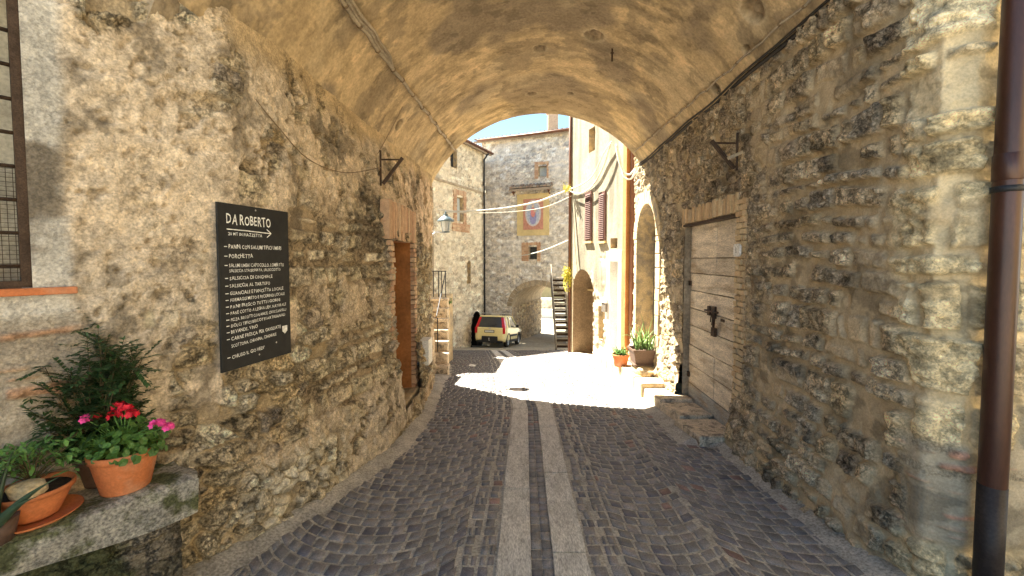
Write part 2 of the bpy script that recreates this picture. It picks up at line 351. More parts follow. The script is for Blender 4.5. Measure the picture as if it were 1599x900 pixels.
def wall_line(name, p0, p1, zb, zt, res, look, mat, parent=None, openings=(), side=1, zfun=None):
    # straight wall sheet p0->p1; look(u,v)->h,col ; openings (s0,s1,z0,z1,arch)
    L = math.hypot(p1[0]-p0[0], p1[1]-p0[1]); dx, dy = (p1[0]-p0[0])/L, (p1[1]-p0[1])/L
    def brk(a, b, cs):
        cs = sorted({round(c, 4) for c in cs if a < c < b} | {a, b}); out = [np.array([cs[0]])]
        for q, w in zip(cs[:-1], cs[1:]): out.append(np.linspace(q, w, max(1, int((w-q)/res))+1)[1:])
        return np.concatenate(out)
    us = brk(0, L, [o[k] for o in openings for k in (0, 1)]); vs = brk(zb, zt, [o[k] for o in openings for k in (2, 3)])
    U, V = np.meshgrid(us, vs); h, c = look(U, V)[:2]
    P = np.stack([p0[0]+dx*U, p0[1]+dy*U, V], -1)
    uc = (U[:-1, :-1]+U[1:, 1:])/2; vc = (V[:-1, :-1]+V[1:, 1:])/2; mask = np.zeros(uc.shape, bool)
    for o in openings:
        s0, s1, z0, z1, ar = o[:5]; ok = (uc > s0) & (uc < s1) & (vc > z0) & (vc < z1)
        if ar:
            w = (s1-s0)/2; zs = z1-ar; cu = (s0+s1)/2
            ok &= ~((vc > zs) & (((uc-cu)/w)**2+((vc-zs)/ar)**2 > 1))
        mask |= ok
    # du x dv = direction x up = (dy,-dx)
    return grid_sheet(name, P, h, c, mat, parent, flip=(side < 0), mask=mask)
def profile(s0, s1, z0, z1, ar, n=14):
    if not ar: return [(s0, z0), (s1, z0), (s1, z1), (s0, z1)]
    w = (s1-s0)/2; cu = (s0+s1)/2; zs = z1-ar
    return [(s0, z0), (s1, z0)]+[(cu+w*math.cos(math.pi*k/n), zs+ar*math.sin(math.pi*k/n)) for k in range(n+1)]
class Frame:                       # local frame of a wall: s along, n outward, z up
    def __init__(s, p0, p1, side=1):
        L = math.hypot(p1[0]-p0[0], p1[1]-p0[1]); s.p = Vector((p0[0], p0[1], 0)); s.d = Vector(((p1[0]-p0[0])/L, (p1[1]-p0[1])/L, 0))
        s.n = Vector((s.d.y, -s.d.x, 0))*side; s.p0 = p0; s.p1 = p1; s.L = L; s.side = side
    def P(s, a, n, z): return s.p+s.d*a+s.n*n+Vector((0, 0, z))
    def px(s, x, y): return hit(x, y, s.p0, s.p1)
    def axes(s): return (s.d, s.n, Vector((0, 0, 1)))
    def box(s, mb, s0, s1, n0, n1, z0, z1, jit=0, col=None):
        mb.box(s.P((s0+s1)/2, (n0+n1)/2, (z0+z1)/2), (s1-s0, n1-n0, z1-z0), axes=s.axes(), jit=jit, col=col)
    def tray(s, mb, op, depth, front=.015, back=True, col=None):   # reveals and back of an opening
        pr = profile(*op[:5]); n = len(pr)
        vs = [s.P(a, front, z) for a, z in pr]+[s.P(a, -depth, z) for a, z in pr]
        fs = [(k, (k+1) % n, n+(k+1) % n, n+k) for k in range(n)]
        if back: fs.append(tuple(range(n, 2*n)))
        mb.add(vs, fs, col)
    def panel(s, mb, op, n0, n1, col=None):   # solid plate with the outline of the opening
        pr = profile(*op[:5]); n = len(pr)
        vs = [s.P(a, n1, z) for a, z in pr]+[s.P(a, n0, z) for a, z in pr]
        mb.add(vs, [tuple(range(n)), tuple(range(2*n-1, n-1, -1))]+[(k, n+k, n+(k+1) % n, (k+1) % n) for k in range(n)], col)
BRICKS = [(.46, .28, .17), (.52, .34, .21), (.42, .25, .15), (.55, .39, .25), (.48, .32, .20)]
YBRICK = [(.56, .42, .24), (.62, .48, .29), (.52, .36, .20), (.60, .44, .26), (.46, .35, .22)]
def brick_field(mb, fr, s0, s1, z0, z1, n0, n1, bw, bh, pal=BRICKS, jit=.004, vertical=False, gap=.011):
    if vertical:
        k = max(1, int((s1-s0)/bh)); w = (s1-s0)/k
        for i in range(k): fr.box(mb, s0+i*w+gap/2, s0+(i+1)*w-gap/2, n0, n1+rnd.uniform(-.008, .008), z0+rnd.uniform(0, .01), z1+rnd.uniform(-.02, .015), jit, rnd.choice(pal))
        return
    k = max(1, int((z1-z0)/bh)); h = (z1-z0)/k
    for i in range(k):
        s = s0-(bw/2 if i % 2 else 0)
        while s < s1-.02:
            a, b = max(s, s0), min(s+bw, s1)
            if b-a > .03: fr.box(mb, a+gap/2, b-gap/2, n0, n1+rnd.uniform(-.01, .008), z0+i*h+gap/2, z0+(i+1)*h-gap/2, jit, rnd.choice(pal))
            s += bw*rnd.uniform(.92, 1.05)
def pathsheet(pts, step):          # resample a list of (x,y) levels
    pass

# ================================================================== SETTING: ground, street
gx = np.concatenate([np.linspace(-400, -12, 12), np.linspace(-8, 9, 40), np.linspace(12, 400, 12)])
gy_ = np.concatenate([np.linspace(-400, -20, 10), np.linspace(-12, 34, 150), np.linspace(40, 900, 14)])
X, Y = np.meshgrid(gx, gy_); Z = H(Y)-.03
g = grid_sheet('ground', np.stack([X, Y, Z], -1), X*0, np.full(X.shape+(3,), .3), M['ground']); tag(g, kind='structure')
def xL(y): return np.interp(y, [-2, 1.5, 2.0, 2.45, 2.9, 4.0, 5.1, 6.5, 7.6, 7.9, 9.5, 9.6, 14, 16], [-3.9, -2.2, -1.85, -1.72, -1.54, -1.22, -1.18, -1.31, -1.42, -1.36, -1.55, -2.3, -3.5, -3.9])
def xR(y): return np.interp(y, [-2, 2.05, 2.1, 4.1, 4.2, 5.8, 5.9, 7, 10.5, 10.6, 14, 16], [5, 2.6, 2.15, 2.25, 1.93, 1.98, 1.90, 1.98, 2.12, 2.95, 2.05, 2.0])
# joint bed
ys = np.arange(-1.5, 15.9, .06); us = np.linspace(0, 1, 80); U, Y = np.meshgrid(us, ys)
X = xL(Y)-.25+U*(xR(Y)+.35-xL(Y)); Z = H(Y)+.0045+.014*(fbm(X*1.5, Y*1.5, 3, 3)-.5)
edge = np.minimum(X-xL(Y), xR(Y)-X); Z = Z+.05*sst(.22, 0, edge)*(Y < 8)
bed = grid_sheet('street', np.stack([X, Y, Z], -1), X*0, np.full(X.shape+(3,), .3), M['joint']); tag(bed, kind='structure')
# travertine strips
rows = [(900, 848.5, 150), (760, 839, 102), (640, 832, 64), (600, 818, 47), (570, 800, 36), (556, 788, 31), (548, 778, 28)]
SP = [G(x, y) for y, x, w in rows]; SY = np.array([p.y for p in SP]); SX = np.array([p.x for p in SP])
SP0 = SX[0]+(SX[0]-SX[1])/(SY[1]-SY[0])*(SY[0]+1.5)
SYY = np.concatenate([[-1.5], SY]); SXX = np.concatenate([[SP0], SX])
def sc(y): return np.interp(y, SYY, SXX)
SW, SG = .20, .068                 # strip width, half gap
slope = lambda y: (sc(y+.2)-sc(y-.2))/.4
ymax = SY[-1]
for sg, lab in ((-1, 'pale travertine strip, the left one of the two running down the street'), (1, 'pale travertine strip, the right one of the two running down the street')):
    mb = MB(); y = -1.4
    while y < ymax:
        y2 = min(y+rnd.uniform(.9, 1.5), ymax); n = 8; vs = []
        for k in range(n+1):
            yy = y+.008+(y2-y-.016)*k/n
            for o in (SG, SG+SW):
                jx = rnd.uniform(-.004, .004)
                vs.append((sc(yy)+sg*o+jx, yy, H(yy)+.016)); vs.append((sc(yy)+sg*o+jx, yy, H(yy)-.03))
        fs = []
        for k in range(n):
            b = 4*k; fs += [(b, b+4, b+6, b+2), (b, b+1, b+5, b+4), (b+2, b+6, b+7, b+3)]
        fs += [(0, 2, 3, 1), (4*n, 4*n+1, 4*n+3, 4*n+2)]
        mb.add(vs, fs); y = y2
    o = mb.build('paving_strip', M['travertine']); tag(o, lab, kind='structure')
# setts in fans
def setts():
    V = []; Fc = []; C = []
    S = .098
    def stone(q, tint):
        cx = sum(p[0] for p in q)/4; cy = sum(p[1] for p in q)/4; b = len(V)
        dz = rnd.uniform(-.002, .003); tx, ty = rnd.uniform(-.03, .03), rnd.uniform(-.03, .03)
        lv = ((1.0, -.03), (1.0, .0055), (.90, .0095))
        for sc_, z in lv:
            for p in q:
                x = cx+(p[0]-cx)*sc_; y = cy+(p[1]-cy)*sc_
                V.append((x, y, H(y)+z+dz+((x-cx)*tx+(y-cy)*ty)+.014*(float(fbm(np.array(x*1.5), np.array(y*1.5), 3, 3))-.5)))
        for l in (0, 4):
            for k in range(4): Fc.append((b+l+k, b+l+(k+1) % 4, b+l+4+(k+1) % 4, b+l+4+k))
        Fc.append((b+8, b+9, b+10, b+11)); C.extend([tint]*12)
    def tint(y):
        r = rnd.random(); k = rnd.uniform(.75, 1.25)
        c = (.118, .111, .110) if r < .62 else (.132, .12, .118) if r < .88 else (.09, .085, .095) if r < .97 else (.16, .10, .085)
        k *= 1.6-.5*min(1, max(0, (y-4.5)/3)); dd = 0  # further setts coloured darker to offset the sun falling on them
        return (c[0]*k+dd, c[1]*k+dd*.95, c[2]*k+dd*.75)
    def column(xc, w, R0, xlo, xhi, flat=False):
        nrow = int(20/S); n = max(3, int(round(w/S)))
        for r in range(-14, nrow):
            off = rnd.uniform(0, 1); y0 = -2.0+r*S
            k = -1
            edges = []; a = -w/2+(off-1)*S
            while a < w/2: edges.append(a); a += S*rnd.uniform(.86, 1.16)
            edges.append(a)
            for a, b in zip(edges[:-1], edges[1:]):
                a2, b2 = max(a, -w/2), min(b, w/2)
                if b2-a2 < .035: continue
                q = []
                for (uu, rr) in ((a2, 0), (b2, 0), (b2, 1), (a2, 1)):
                    gp = .0085
                    uu2 = uu+(gp if uu == a2 else -gp)+rnd.uniform(-.0045, .0045); v = rr*S+(gp if rr == 0 else -gp)+rnd.uniform(-.0045, .0045)
                    arc = 0 if flat else (R0-math.sqrt(R0*R0-uu2*uu2))
                    q.append((uu2, y0+v+arc))
                cy = sum(p[1] for p in q)/4
                xo = float(sc(cy)) if cy < ymax else float(sc(ymax))+(cy-ymax)*-.35*0
                q = [(xc+p[0]+xo-float(sc(2.5))*0, p[1]) for p in q]
                cx = sum(p[0] for p in q)/4
                if cy < -1.2 or cy > 15.6: continue
                if cx < xL(cy)+.13+.05*h2(int(cy*9), 3) or cx > xR(cy)-.13-.05*h2(int(cy*9), 5): continue
                rel = cx-xo
                if cy < ymax+.02 and abs(rel) < SG+SW+.03 and not flat: continue
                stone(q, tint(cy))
    e = SG+SW+.008
    # border course beside each strip, then fans
    for sg in (-1, 1):
        column(sg*(e+S/2+.006), S, 9, 0, 0)
        column(sg*(e+S*1.5+.012), S, 9, 0, 0)
    w = 1.24; b0 = e+2*S+.015
    for k in range(3): column(-(b0+w/2+k*w), w, .78, 0, 0)
    column(b0+.31, .62, .5, 0, 0); 
    for k in range(2): column(b0+.62+w/2+k*w, w, .78, 0, 0)
    # gap between strips
    y = -1.4
    while y < ymax:
        for sg in (-1, 1):
            x0 = 0.002 if sg > 0 else -SG+.004; x1 = SG-.004 if sg > 0 else -.002
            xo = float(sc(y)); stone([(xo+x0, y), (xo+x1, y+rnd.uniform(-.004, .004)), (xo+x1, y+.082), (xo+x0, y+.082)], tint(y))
        y += .09
    # centre beyond the strips
    return V, Fc, C
V, Fc, C = setts()
o = npmesh('street_setts', V, Fc, np.array(C), False, M['cobble']); tag(o, kind='structure')
# raised kerb ledge on the right
lk = [(5.95, 1.90), (7.0, 1.99), (8.5, 2.05), (10.45, 2.12)]
mb = MB()
yy = 5.95
while yy < 10.4:
    y2 = min(yy+rnd.uniform(.5, .95), 10.45); xa = np.interp(yy, [p[0] for p in lk], [p[1] for p in lk]); xb = np.interp(y2, [p[0] for p in lk], [p[1] for p in lk])
    dz = rnd.uniform(-.015, .02); g_ = .008; vs = []
    for z in (-.3, .26+dz):
        vs += [(xa, yy+g_, H(yy)+z), (3.4, yy+g_, H(yy)+z), (3.4, y2-g_, H(y2)+z), (xb, y2-g_, H(y2)+z)]
    mb.add(vs, [(4, 5, 6, 7), (0, 1, 5, 4), (1, 2, 6, 5), (2, 3, 7, 6), (3, 0, 4, 7)]); yy = y2
o = mb.build('sidewalk', M['warm_stone'], bevel=.02); tag(o, kind='structure')

# ================================================================== THE PASSAGE BUILDING
passage = thing('passage_building', 'old stone building whose plastered barrel vault spans the street overhead', 'building', (0, 2.4, H(2.4)))
# --- left wall: levels of a plan path, sampled along t
KX = .044
ty = [(-5.2, -2.4), (-2.36, 1.56), (-1.80, 2.33), (-1.72, 2.44), (-1.585, 2.9), (-1.42, 4.0), (-1.35, 4.5), (-1.33, 5.2), (-1.42, 6.5), (-1.50, 7.45), (-1.56, 7.6), (-2.7, 7.66)]
tg = [(-5.2, -2.4), (-2.33, 1.55), (-1.80, 2.32), (-1.72, 2.44), (-1.55, 2.9), (-1.25, 4.0), (-1.22, 4.5), (-1.20, 5.2), (-1.33, 6.5), (-1.44, 7.45), (-1.54, 7.6), (-2.7, 7.66)]
tt = [(-5.2, -2.4), (-2.36, 1.56), (-1.80, 2.33), (-1.70, 2.44), (-1.66, 2.9), (-1.62, 4.0), (-1.60, 4.5), (-1.57, 5.2), (-1.50, 6.5), (-1.46, 7.45), (-1.54, 7.6), (-2.7, 7.66)]
L_ = np.concatenate([[0], np.cumsum([math.dist(a, b) for a, b in zip(ty[:-1], ty[1:])])])
LC = L_[3]                         # arc length at the corner
def leftP(s, z):
    def lev(a): a = np.array(a); return np.interp(s, L_, a[:, 0]), np.interp(s, L_, a[:, 1])
    gx_, gy2 = lev(tg); mx, my = lev(ty); tx, ty2 = lev(tt)
    zr = z-EYE; a = sst(-2.0, -.5, zr)*.8+.2*sst(-2.0, 0, zr); b = sst(0, 1.45, zr)
    x = np.where(zr < 0, gx_*(1-a)+mx*a, mx*(1-b)+tx*b); y = np.where(zr < 0, gy2*(1-a)+my*a, my*(1-b)+ty2*b)
    return x, y
def smooth_path(A, k=5): return A
s_arr = np.concatenate([np.linspace(0, LC-1.7, 30)[:-1], np.arange(LC-1.7, LC+5.35, .0105), np.arange(LC+5.36, L_[-1], .03)])
DL = (LC+2.12, LC+3.0)            # left door along the path
f = np.linspace(0, 1, 470); S_, Fv = np.meshgrid(s_arr, f)
_, yl = leftP(S_, S_*0+EYE); zb = H(yl)-.12; zt = 4.6+0*S_
Zv = zb+(zt-zb)*Fv; Xv, Yv = leftP(S_, Zv)
sr = S_-LC; zr = Zv-EYE
h1, c1, m1 = rubble(S_, Zv, .17, .12, .060, PAL_L, (.42, .33, .21), 11, .14, .6, .013)
h3, c3, m3 = blocks(S_, Zv, .16, .26, .035, [(.50, .43, .29), (.46, .38, .25), (.54, .46, .33)], (.36, .28, .18), 15, .1)
big = sst(.45, .6, fbm(S_*1.3, Zv*1.1, 2, 77)+.35*sst(.5, .0, abs(sr-1.65)))  # larger squared stones beside the door
h1 = h1*(1-big)+h3*big; c1 = mixc(c1, c3, big)
# plaster: everywhere on the splay, top part in the tunnel, patches below
bound = np.interp(sr, [-9, -.05, .05, .6, 1.2, 1.7, 2.3, 3.2, 6], [-1.0, -.95, .15, .45, .55, .75, .5, .3, .2])
pm = fbm(S_*2.1, Zv*2.1, 5, 31)
base_p = sst(-.22, .22, zr-bound+.9*(pm-.5))
patch = sst(.56, .64, fbm(S_*1.7+4, Zv*1.7, 4, 37))*.8*sst(3.0, 1.0, sr)
low = sst(-1.0, -1.35, zr)*sst(-.1, .3, sr)*sst(.40, .52, pm)         # crumbling render at the base
flake = sst(.60, .63, fbm(S_*5+30, Zv*5, 6, 39, .6))*sst(-.6, .2, sr)*.8
pl = np.clip(np.maximum(np.maximum(base_p, patch), low*.85), 0, 1)*(1-flake)
holes = sst(.66, .72, fbm(S_*3.3, Zv*2.4, 4, 41))*(zr > -1.3)*sst(4.8, 3.5, sr)
pl = pl*(1-holes*.95)
lump = fbm(S_*9, Zv*9, 5, 43); pit = sst(.64, .78, fbm(S_*26, Zv*26, 3, 47))
hp = .045+.030*(fbm(S_*1.6, Zv*1.6, 3, 44)-.5)+.050*(lump-.5)-.020*pit+.016*(fbm(S_*32, Zv*32, 3, 143)-.5)
pc = np.array((.60, .485, .345))*(.74+.6*fbm(S_*2.6, Zv*2.6, 5, 45))[..., None]
pc = mixc(pc, pc*0+np.array((.62, .54, .43)), sst(.45, .7, fbm(S_*1.1+3, Zv*.8, 4, 46))*.7)
dirt = sst(.575, .625, fbm(S_*5.5, Zv*3.4, 6, 48, .62))*sst(.35, .6, fbm(S_*.9+7, Zv*.9, 3, 49))
pc = mixc(pc, pc*0+np.array((.15, .12, .08)), dirt*.6)
pc = mixc(pc, pc*.45, pit*.6)*(.72+.56*fbm(S_*34, Zv*34, 3, 144))[..., None]
hL = h1*(1-pl)+hp*pl; cL = mixc(c1, pc, pl)
# lower wall under the window: exposed brick
bb, cb, mb_ = blocks(S_, Zv, .062, .20, .018, BRICKS, (.42, .36, .28), 61, .12, wa=.02)
bz = sst(.15, -.05, zr+.25)*sst(-.55, -.70, sr+.12*(pm-.5))
hL = hL*(1-bz)+(bb+.02)*bz; cL = mixc(cL, cb*.9, bz)
wz = sst(-.60, -.66, sr+.04*(pm-.5))*sst(-.32, -.24, zr+.06*(pm-.5))                      # pale render round the window
wp = np.array((.50, .47, .41))*(.8+.4*fbm(S_*3, Zv*5, 4, 63))[..., None]; wp = mixc(wp, wp*0+np.array((.20, .17, .13)), sst(.60, .68, fbm(S_*3.5, Zv*3.0, 4, 64)))
hL = hL*(1-wz)+.035*wz+.004*(lump-.5); cL = mixc(cL, wp, wz)
# pale loose rubble at the foot just inside the corner
ra, rc, rm = rubble(S_, Zv, .10, .085, .05, [(.56, .50, .38), (.48, .41, .29), (.60, .54, .42)], (.36, .30, .21), 71, .05)
rz_ = sst(-1.28, -1.42, zr+.3*(pm-.5))*sst(0, .1, sr)*sst(1.15, .8, sr)
hL = hL*(1-rz_)+(ra+.03)*rz_; cL = mixc(cL, rc, rz_)
orange = sst(2.0, 4.2, sr)[..., None]*np.array((.06, .005, -.03)); cL = np.clip(cL+orange*pl[..., None], .02, .8)  # sun bounce painted into the plaster towards the far end
stain = sst(.575, .615, fbm(S_*2.6+11, Zv*2.2, 6, 90, .6))*sst(-.1, .4, sr)*sst(-.2, .3, zr)*(1-pl*.4)   # black soot patches
cL = mixc(cL, cL*0+np.array((.09, .075, .06)), stain*.6)
WIN_T = (LC-1.46, LC-.74)
def inb(a, b, c): return (a > b) & (a < c)
sm = (S_[:-1, :-1]+S_[1:, 1:])/2; zm = (Zv[:-1, :-1]+Zv[1:, 1:])/2
zdl0 = H(4.75)+.27; zdl1 = EYE+.21
mask = ((zm > 3.16) & inb(sm, LC+.03, LC+5.2)) | (inb(sm, *DL) & inb(zm, zdl0, zdl1)) | (inb(sm, *WIN_T) & inb(zm, 1.47, 2.85))
tb = sst(2.78, 3.02, Zv+.35*(fbm(S_*2.2, Zv*2.2, 4, 150)-.5))*sst(-.05, .15, sr)
hL = hL*(1-.85*tb)+.012*tb; cL = mixc(cL, np.array((.53, .40, .235))*(.6+.8*fbm(S_*3, Zv*9, 5, 151))[..., None], tb)
clr = sst(-.30, -.05, sr)*sst(.85, .58, sr)*sst(.75, .93, Zv)*sst(2.15, 1.95, Zv); hL = hL-clr*np.maximum(hL-.026, 0)*.95
o = grid_sheet('side_wall', np.stack([Xv, Yv, Zv], -1), hL, cL, M['masonry'], passage, mask=mask, alpha=np.clip(.38+.62*(1-pl)*m1, 0, 1))
o['label'] = 'left wall of rubble and crumbling tan plaster'

# --- right wall, wrapping the near corner into the street face
ry = [(9.0, 2.02), (2.30, 2.06), (2.19, 2.13), (2.27, 4.0), (2.37, 6.0), (2.44, 7.6), (2.465, 8.2), (2.56, 8.28), (3.6, 8.35)]
LR = np.concatenate([[0], np.cumsum([math.dist(a, b) for a, b in zip(ry[:-1], ry[1:])])]); RC = LR[2]
s_arr = np.concatenate([np.linspace(0, RC-1.0, 50)[:-1], np.arange(RC-1.0, RC+6.2, .0105), np.arange(RC+6.21, LR[-1], .04)])
f = np.linspace(0, 1, 500); S_, Fv = np.meshgrid(s_arr, f); A = np.array(ry)
Xv = np.interp(S_, LR, A[:, 0]); Yv = np.interp(S_, LR, A[:, 1]); zb = H(Yv)-.15
zt = 5.0+0*S_; Zv = zb+(zt-zb)*Fv; sr = S_-RC; zr = Zv-EYE
foot = sst(-1.2, -2.0, zr)*.10; Xv = Xv-foot*(sr > 0)*sst(0, .3, sr)       # battered foot
shear = Zv+.05*np.sin(S_*1.3)+.10*(fbm(S_*.7, Zv*.7, 3, 140)-.5)
hb, cb, mb1 = blocks(S_, shear, .160, .20, .055, PAL_R, (.45, .355, .225), 101, .07, .010, wa=.055, gap=.010)
hs, cs, ms = rubble(S_, Zv, .16, .12, .042, PAL_R, (.45, .355, .225), 104, .10, .4, .008)
far = np.clip(sst(1.2, 2.2, sr+.9*(fbm(S_*1.2, Zv*1.2, 3, 141)-.5)), 0, 1)
hR = hb*(1-far)+hs*far; cR = mixc(cb, cs, far)
qd, cq, mq = blocks(S_, Zv, .24, .38, .045, [(.76, .62, .37), (.78, .67, .44), (.70, .57, .34), (.60, .49, .31)], (.60, .49, .31), 111, .06, .012, wa=.04, gap=.01)  # corner stones: warm light put into a paler, yellower colour
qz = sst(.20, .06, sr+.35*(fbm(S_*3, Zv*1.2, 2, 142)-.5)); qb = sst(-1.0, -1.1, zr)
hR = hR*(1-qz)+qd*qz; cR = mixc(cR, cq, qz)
bb, cbk, _ = blocks(S_, Zv, .055, .22, .02, [(.50, .28, .19), (.55, .36, .25), (.47, .33, .22)], (.42, .36, .26), 121, .05, wa=.02)
kz = qz*sst(-.92, -.98, zr)*sst(-1.52, -1.45, zr)*sst(.18, .1, sr); hR = hR*(1-kz)+(bb+.02)*kz; cR = mixc(cR, cbk, kz)
smear = sst(.66, .72, fbm(S_*1.8, Zv*1.8, 5, 131)); hR = hR*(1-.6*smear)+.6*smear*.028; cR = mixc(cR, cR*0+np.array((.45, .355, .225))*(.8+.4*fbm(S_*7, Zv*7, 4, 132))[..., None], smear*.7)
stain = sst(.60, .64, fbm(S_*3.0+11, Zv*3.6, 6, 133, .6)); cR = mixc(cR, cR*.40, stain*.6)
moss = sst(.55, .66, fbm(S_*3, Zv*6, 4, 134))*sst(-1.2, -1.7, zr); cR = mixc(cR, cR*0+np.array((.14, .12, .08)), moss*.6)
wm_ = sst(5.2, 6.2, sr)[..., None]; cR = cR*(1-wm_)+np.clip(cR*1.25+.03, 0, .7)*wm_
FR = Frame((2.19+.0, 2.13), (2.44, 7.6), -1)      # right wall frame: s from the near corner
def rs(px, py): return hit(px, py, (2.19, 2.13), (2.44, 7.6))
dr0, dr1 = rs(1151, 500)[0], rs(1068, 500)[0]
zd0, zd1 = H(4.9)-.02, EYE+.455
pt0, pt1 = rs(1027, 450)[0], rs(997, 450)[0]
zp0, zp1 = H(7.2)+.27, EYE+.98
DR = (dr0, dr1, zd0, zd1, 0); PT = (pt0, pt1, zp0, zp1, (pt1-pt0)/2)
def boxw(a, b, c, d, f_=.06): return sst(a-f_, a, sr)*sst(b+f_, b, sr)*sst(c-f_, c, Zv)*sst(d+f_, d, Zv)
kw = np.maximum(boxw(dr0-.20, dr1+.03, zd0-.5, zd1+.20), boxw(pt0-.22, pt1+.22, zp0-.3, zp1+.2)); hR = hR*(1-kw)+np.clip(hR, 0, .022)*kw
sm = (sr[:-1, :-1]+sr[1:, 1:])/2; zm = (Zv[:-1, :-1]+Zv[1:, 1:])/2
mask = (inb(sm, dr0, dr1) & inb(zm, zd0, zd1)) | ((zm > 3.5) & inb(sm, .06, 5.45))
cu = (pt0+pt1)/2; w_ = (pt1-pt0)/2; mask |= inb(sm, pt0, pt1) & inb(zm, zp0, zp1) & ~((zm > zp1-w_) & (((sm-cu)/w_)**2+((zm-zp1+w_)/w_)**2 > 1))
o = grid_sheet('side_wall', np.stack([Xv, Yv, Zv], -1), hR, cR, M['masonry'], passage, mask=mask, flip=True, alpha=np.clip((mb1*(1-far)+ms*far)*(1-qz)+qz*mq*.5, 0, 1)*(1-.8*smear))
o['label'] = 'right wall of brown rubble with warm light painted into its corner stones'

# --- vault
VC, VR = .23, 2.28
aa = np.linspace(R(155.5), R(33.5), 330); yv = np.arange(2.2, 7.68, .015); Aa, Yv = np.meshgrid(aa, yv)
arc = Aa*VR
wob = .035*(fbm(arc*.8, Yv*.8, 3, 201)-.5)
Xv = VC+KX*Yv+np.cos(Aa)*(VR+wob); Zv = EYE+.40+np.sin(Aa)*(VR+wob)
ring = sst(7.15, 7.25, Yv+.1*(fbm(arc*2, Yv*0, 2, 205)-.5))
st = fbm(arc*1.3+.6*fbm(arc*2, Yv*2, 2, 207), Yv*9, 5, 202); bl = fbm(arc*1.1, Yv*1.1, 5, 203)
cV = np.array((.53, .40, .235))*(.55+.9*st)[..., None]*(.8+.4*fbm(arc*12, Yv*22, 4, 221))[..., None]
cV = mixc(cV, cV*0+np.array((.25, .20, .145)), sst(.48, .62, bl)*.8)
cV = mixc(cV, cV*0+np.array((.50, .40, .26)), sst(.55, .72, fbm(arc*1.7+5, Yv*2.4, 4, 204))*.5)
d2 = sst(.555, .60, fbm(arc*1.5+20, Yv*2.3, 6, 231, .62)); cV = mixc(cV, cV*0+np.array((.24, .19, .13)), d2*.55)
d3 = sst(.60, .63, fbm(arc*5+20, Yv*8, 6, 232, .6)); cV = mixc(cV, cV*.5, d3*.5)
crack = sst(.035, .0, abs(fbm(arc*1.6, Yv*1.6, 5, 208)-.5))*sst(.5, .6, fbm(arc*.9, Yv*.9, 3, 209)); cV = mixc(cV, cV*.5, crack*.4)
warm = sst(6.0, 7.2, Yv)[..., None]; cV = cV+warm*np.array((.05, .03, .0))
h = .006*(st-.5)+.012*(fbm(arc*5, Yv*5, 4, 206)-.5)-.004*crack
# fallen patches that show the rubble behind
spots = [(928, 55, .10, .07), (843, 76, .075, .05), (830, 146, .075, .045), (891, 146, .05, .04), (624, 194, .07, .04), (1176, 14, .10, .07), (1166, 78, .045, .03), (1118, 137, .07, .045)]
for (px, py, ra_, rb_) in spots:
    r = ray(px, py); t = 2.0
    while t < 9:
        x, y, z = r.x*t, r.y*t, r.z*t+EYE
        if math.hypot(x-VC-KX*y, z-EYE-.40) > VR and y > 2.2: break
        t += .01
    a0 = math.atan2(z-EYE-.4, x-VC-KX*y)
    d = np.hypot((arc-a0*VR)/(ra_*1.1), (Yv-y)/(rb_*1.7))+.55*(fbm(arc*14, Yv*14, 3, 211)-.5)
    m = sst(1.05, .85, d); h = h-.05*m*(.4+1.2*fbm(arc*20, Yv*20, 3, 212)); cV = mixc(cV, np.array((.30, .23, .15))*(.35+1.3*fbm(arc*22, Yv*22, 3, 213))[..., None], m)
    rim = sst(1.5, 1.05, d)*(1-m); cV = mixc(cV, cV*0+np.array((.52, .43, .30)), rim*.5)
o = grid_sheet('vault', np.stack([Xv, Yv, Zv], -1), -h*0+h, cV, M['vault'], passage, flip=True)
o['label'] = 'ochre plastered barrel vault with fallen patches'
# mass over the vault and behind the walls
mb = MB(); nn = 24; arcp = [(VC+math.cos(R(165-150*k/nn))*(VR+.07), EYE+.40+math.sin(R(165-150*k/nn))*(VR+.07)) for k in range(nn+1)]
ZT = 8.2
for k in range(nn):
    (x0, z0), (x1, z1) = arcp[k], arcp[k+1]; vs = []
    for y in (2.16, 7.64):
        s_ = KX*y; vs += [(x0+s_, y, z0), (x1+s_, y, z1), (x1+s_, y, ZT), (x0+s_, y, ZT)]
    mb.add(vs, [(0, 1, 2, 3), (7, 6, 5, 4), (0, 4, 5, 1), (3, 2, 6, 7)])
mb.box((-4.4, 5.2, 3.0), (4.2, 4.85, 10.4)); mb.box((4.75, 4.93, 3.0), (3.8, 5.36, 10.4)); mb.box((3.55, 7.95, 4.6), (1.4, .62, 7.2))
mb.build('upper_storey', M['plain_stone'], passage)
mb = MB(); mb.box((2.50, 7.9, 6.6), (.14, .6, 3.0)); mb.build('upper_storey', M['plain_stone'], passage)

# --- left doorway
p = [leftP(np.array(s), np.array(EYE-.5)) for s in DL]; A0 = (float(p[0][0]), float(p[0][1])); A1 = (float(p[1][0]), float(p[1][1]))
FL = Frame(A0, A1, 1); wL = FL.L
mb = MB(); FL.tray(mb, (0, wL, zdl0, zdl1, 0), .42, front=.0, back=False); rv = mb.build('doorway_reveal', M['orange_plaster'], passage)
mb = MB()
brick_field(mb, FL, -.13, 0, zdl0-.2, zdl1, -.40, .055, .24, .062)
brick_field(mb, FL, wL, wL+.13, zdl0-.2, zdl1, -.40, .055, .24, .062)
brick_field(mb, FL, -.16, wL+.14, zdl1, zdl1+.42, -.05, .045, .24, .062, vertical=True, gap=.008)
mb.build('brick_frame', M['brick'], passage)
mb = MB(); FL.box(mb, -.05, wL+.08, -.42, .085, H(4.75)-.1, zdl0+.0); mb.build('threshold', M['warm_stone'], passage, bevel=.02)
dl = MB(); FL.box(dl, .0, wL, -.40, -.36, zdl0, zdl1-.0)
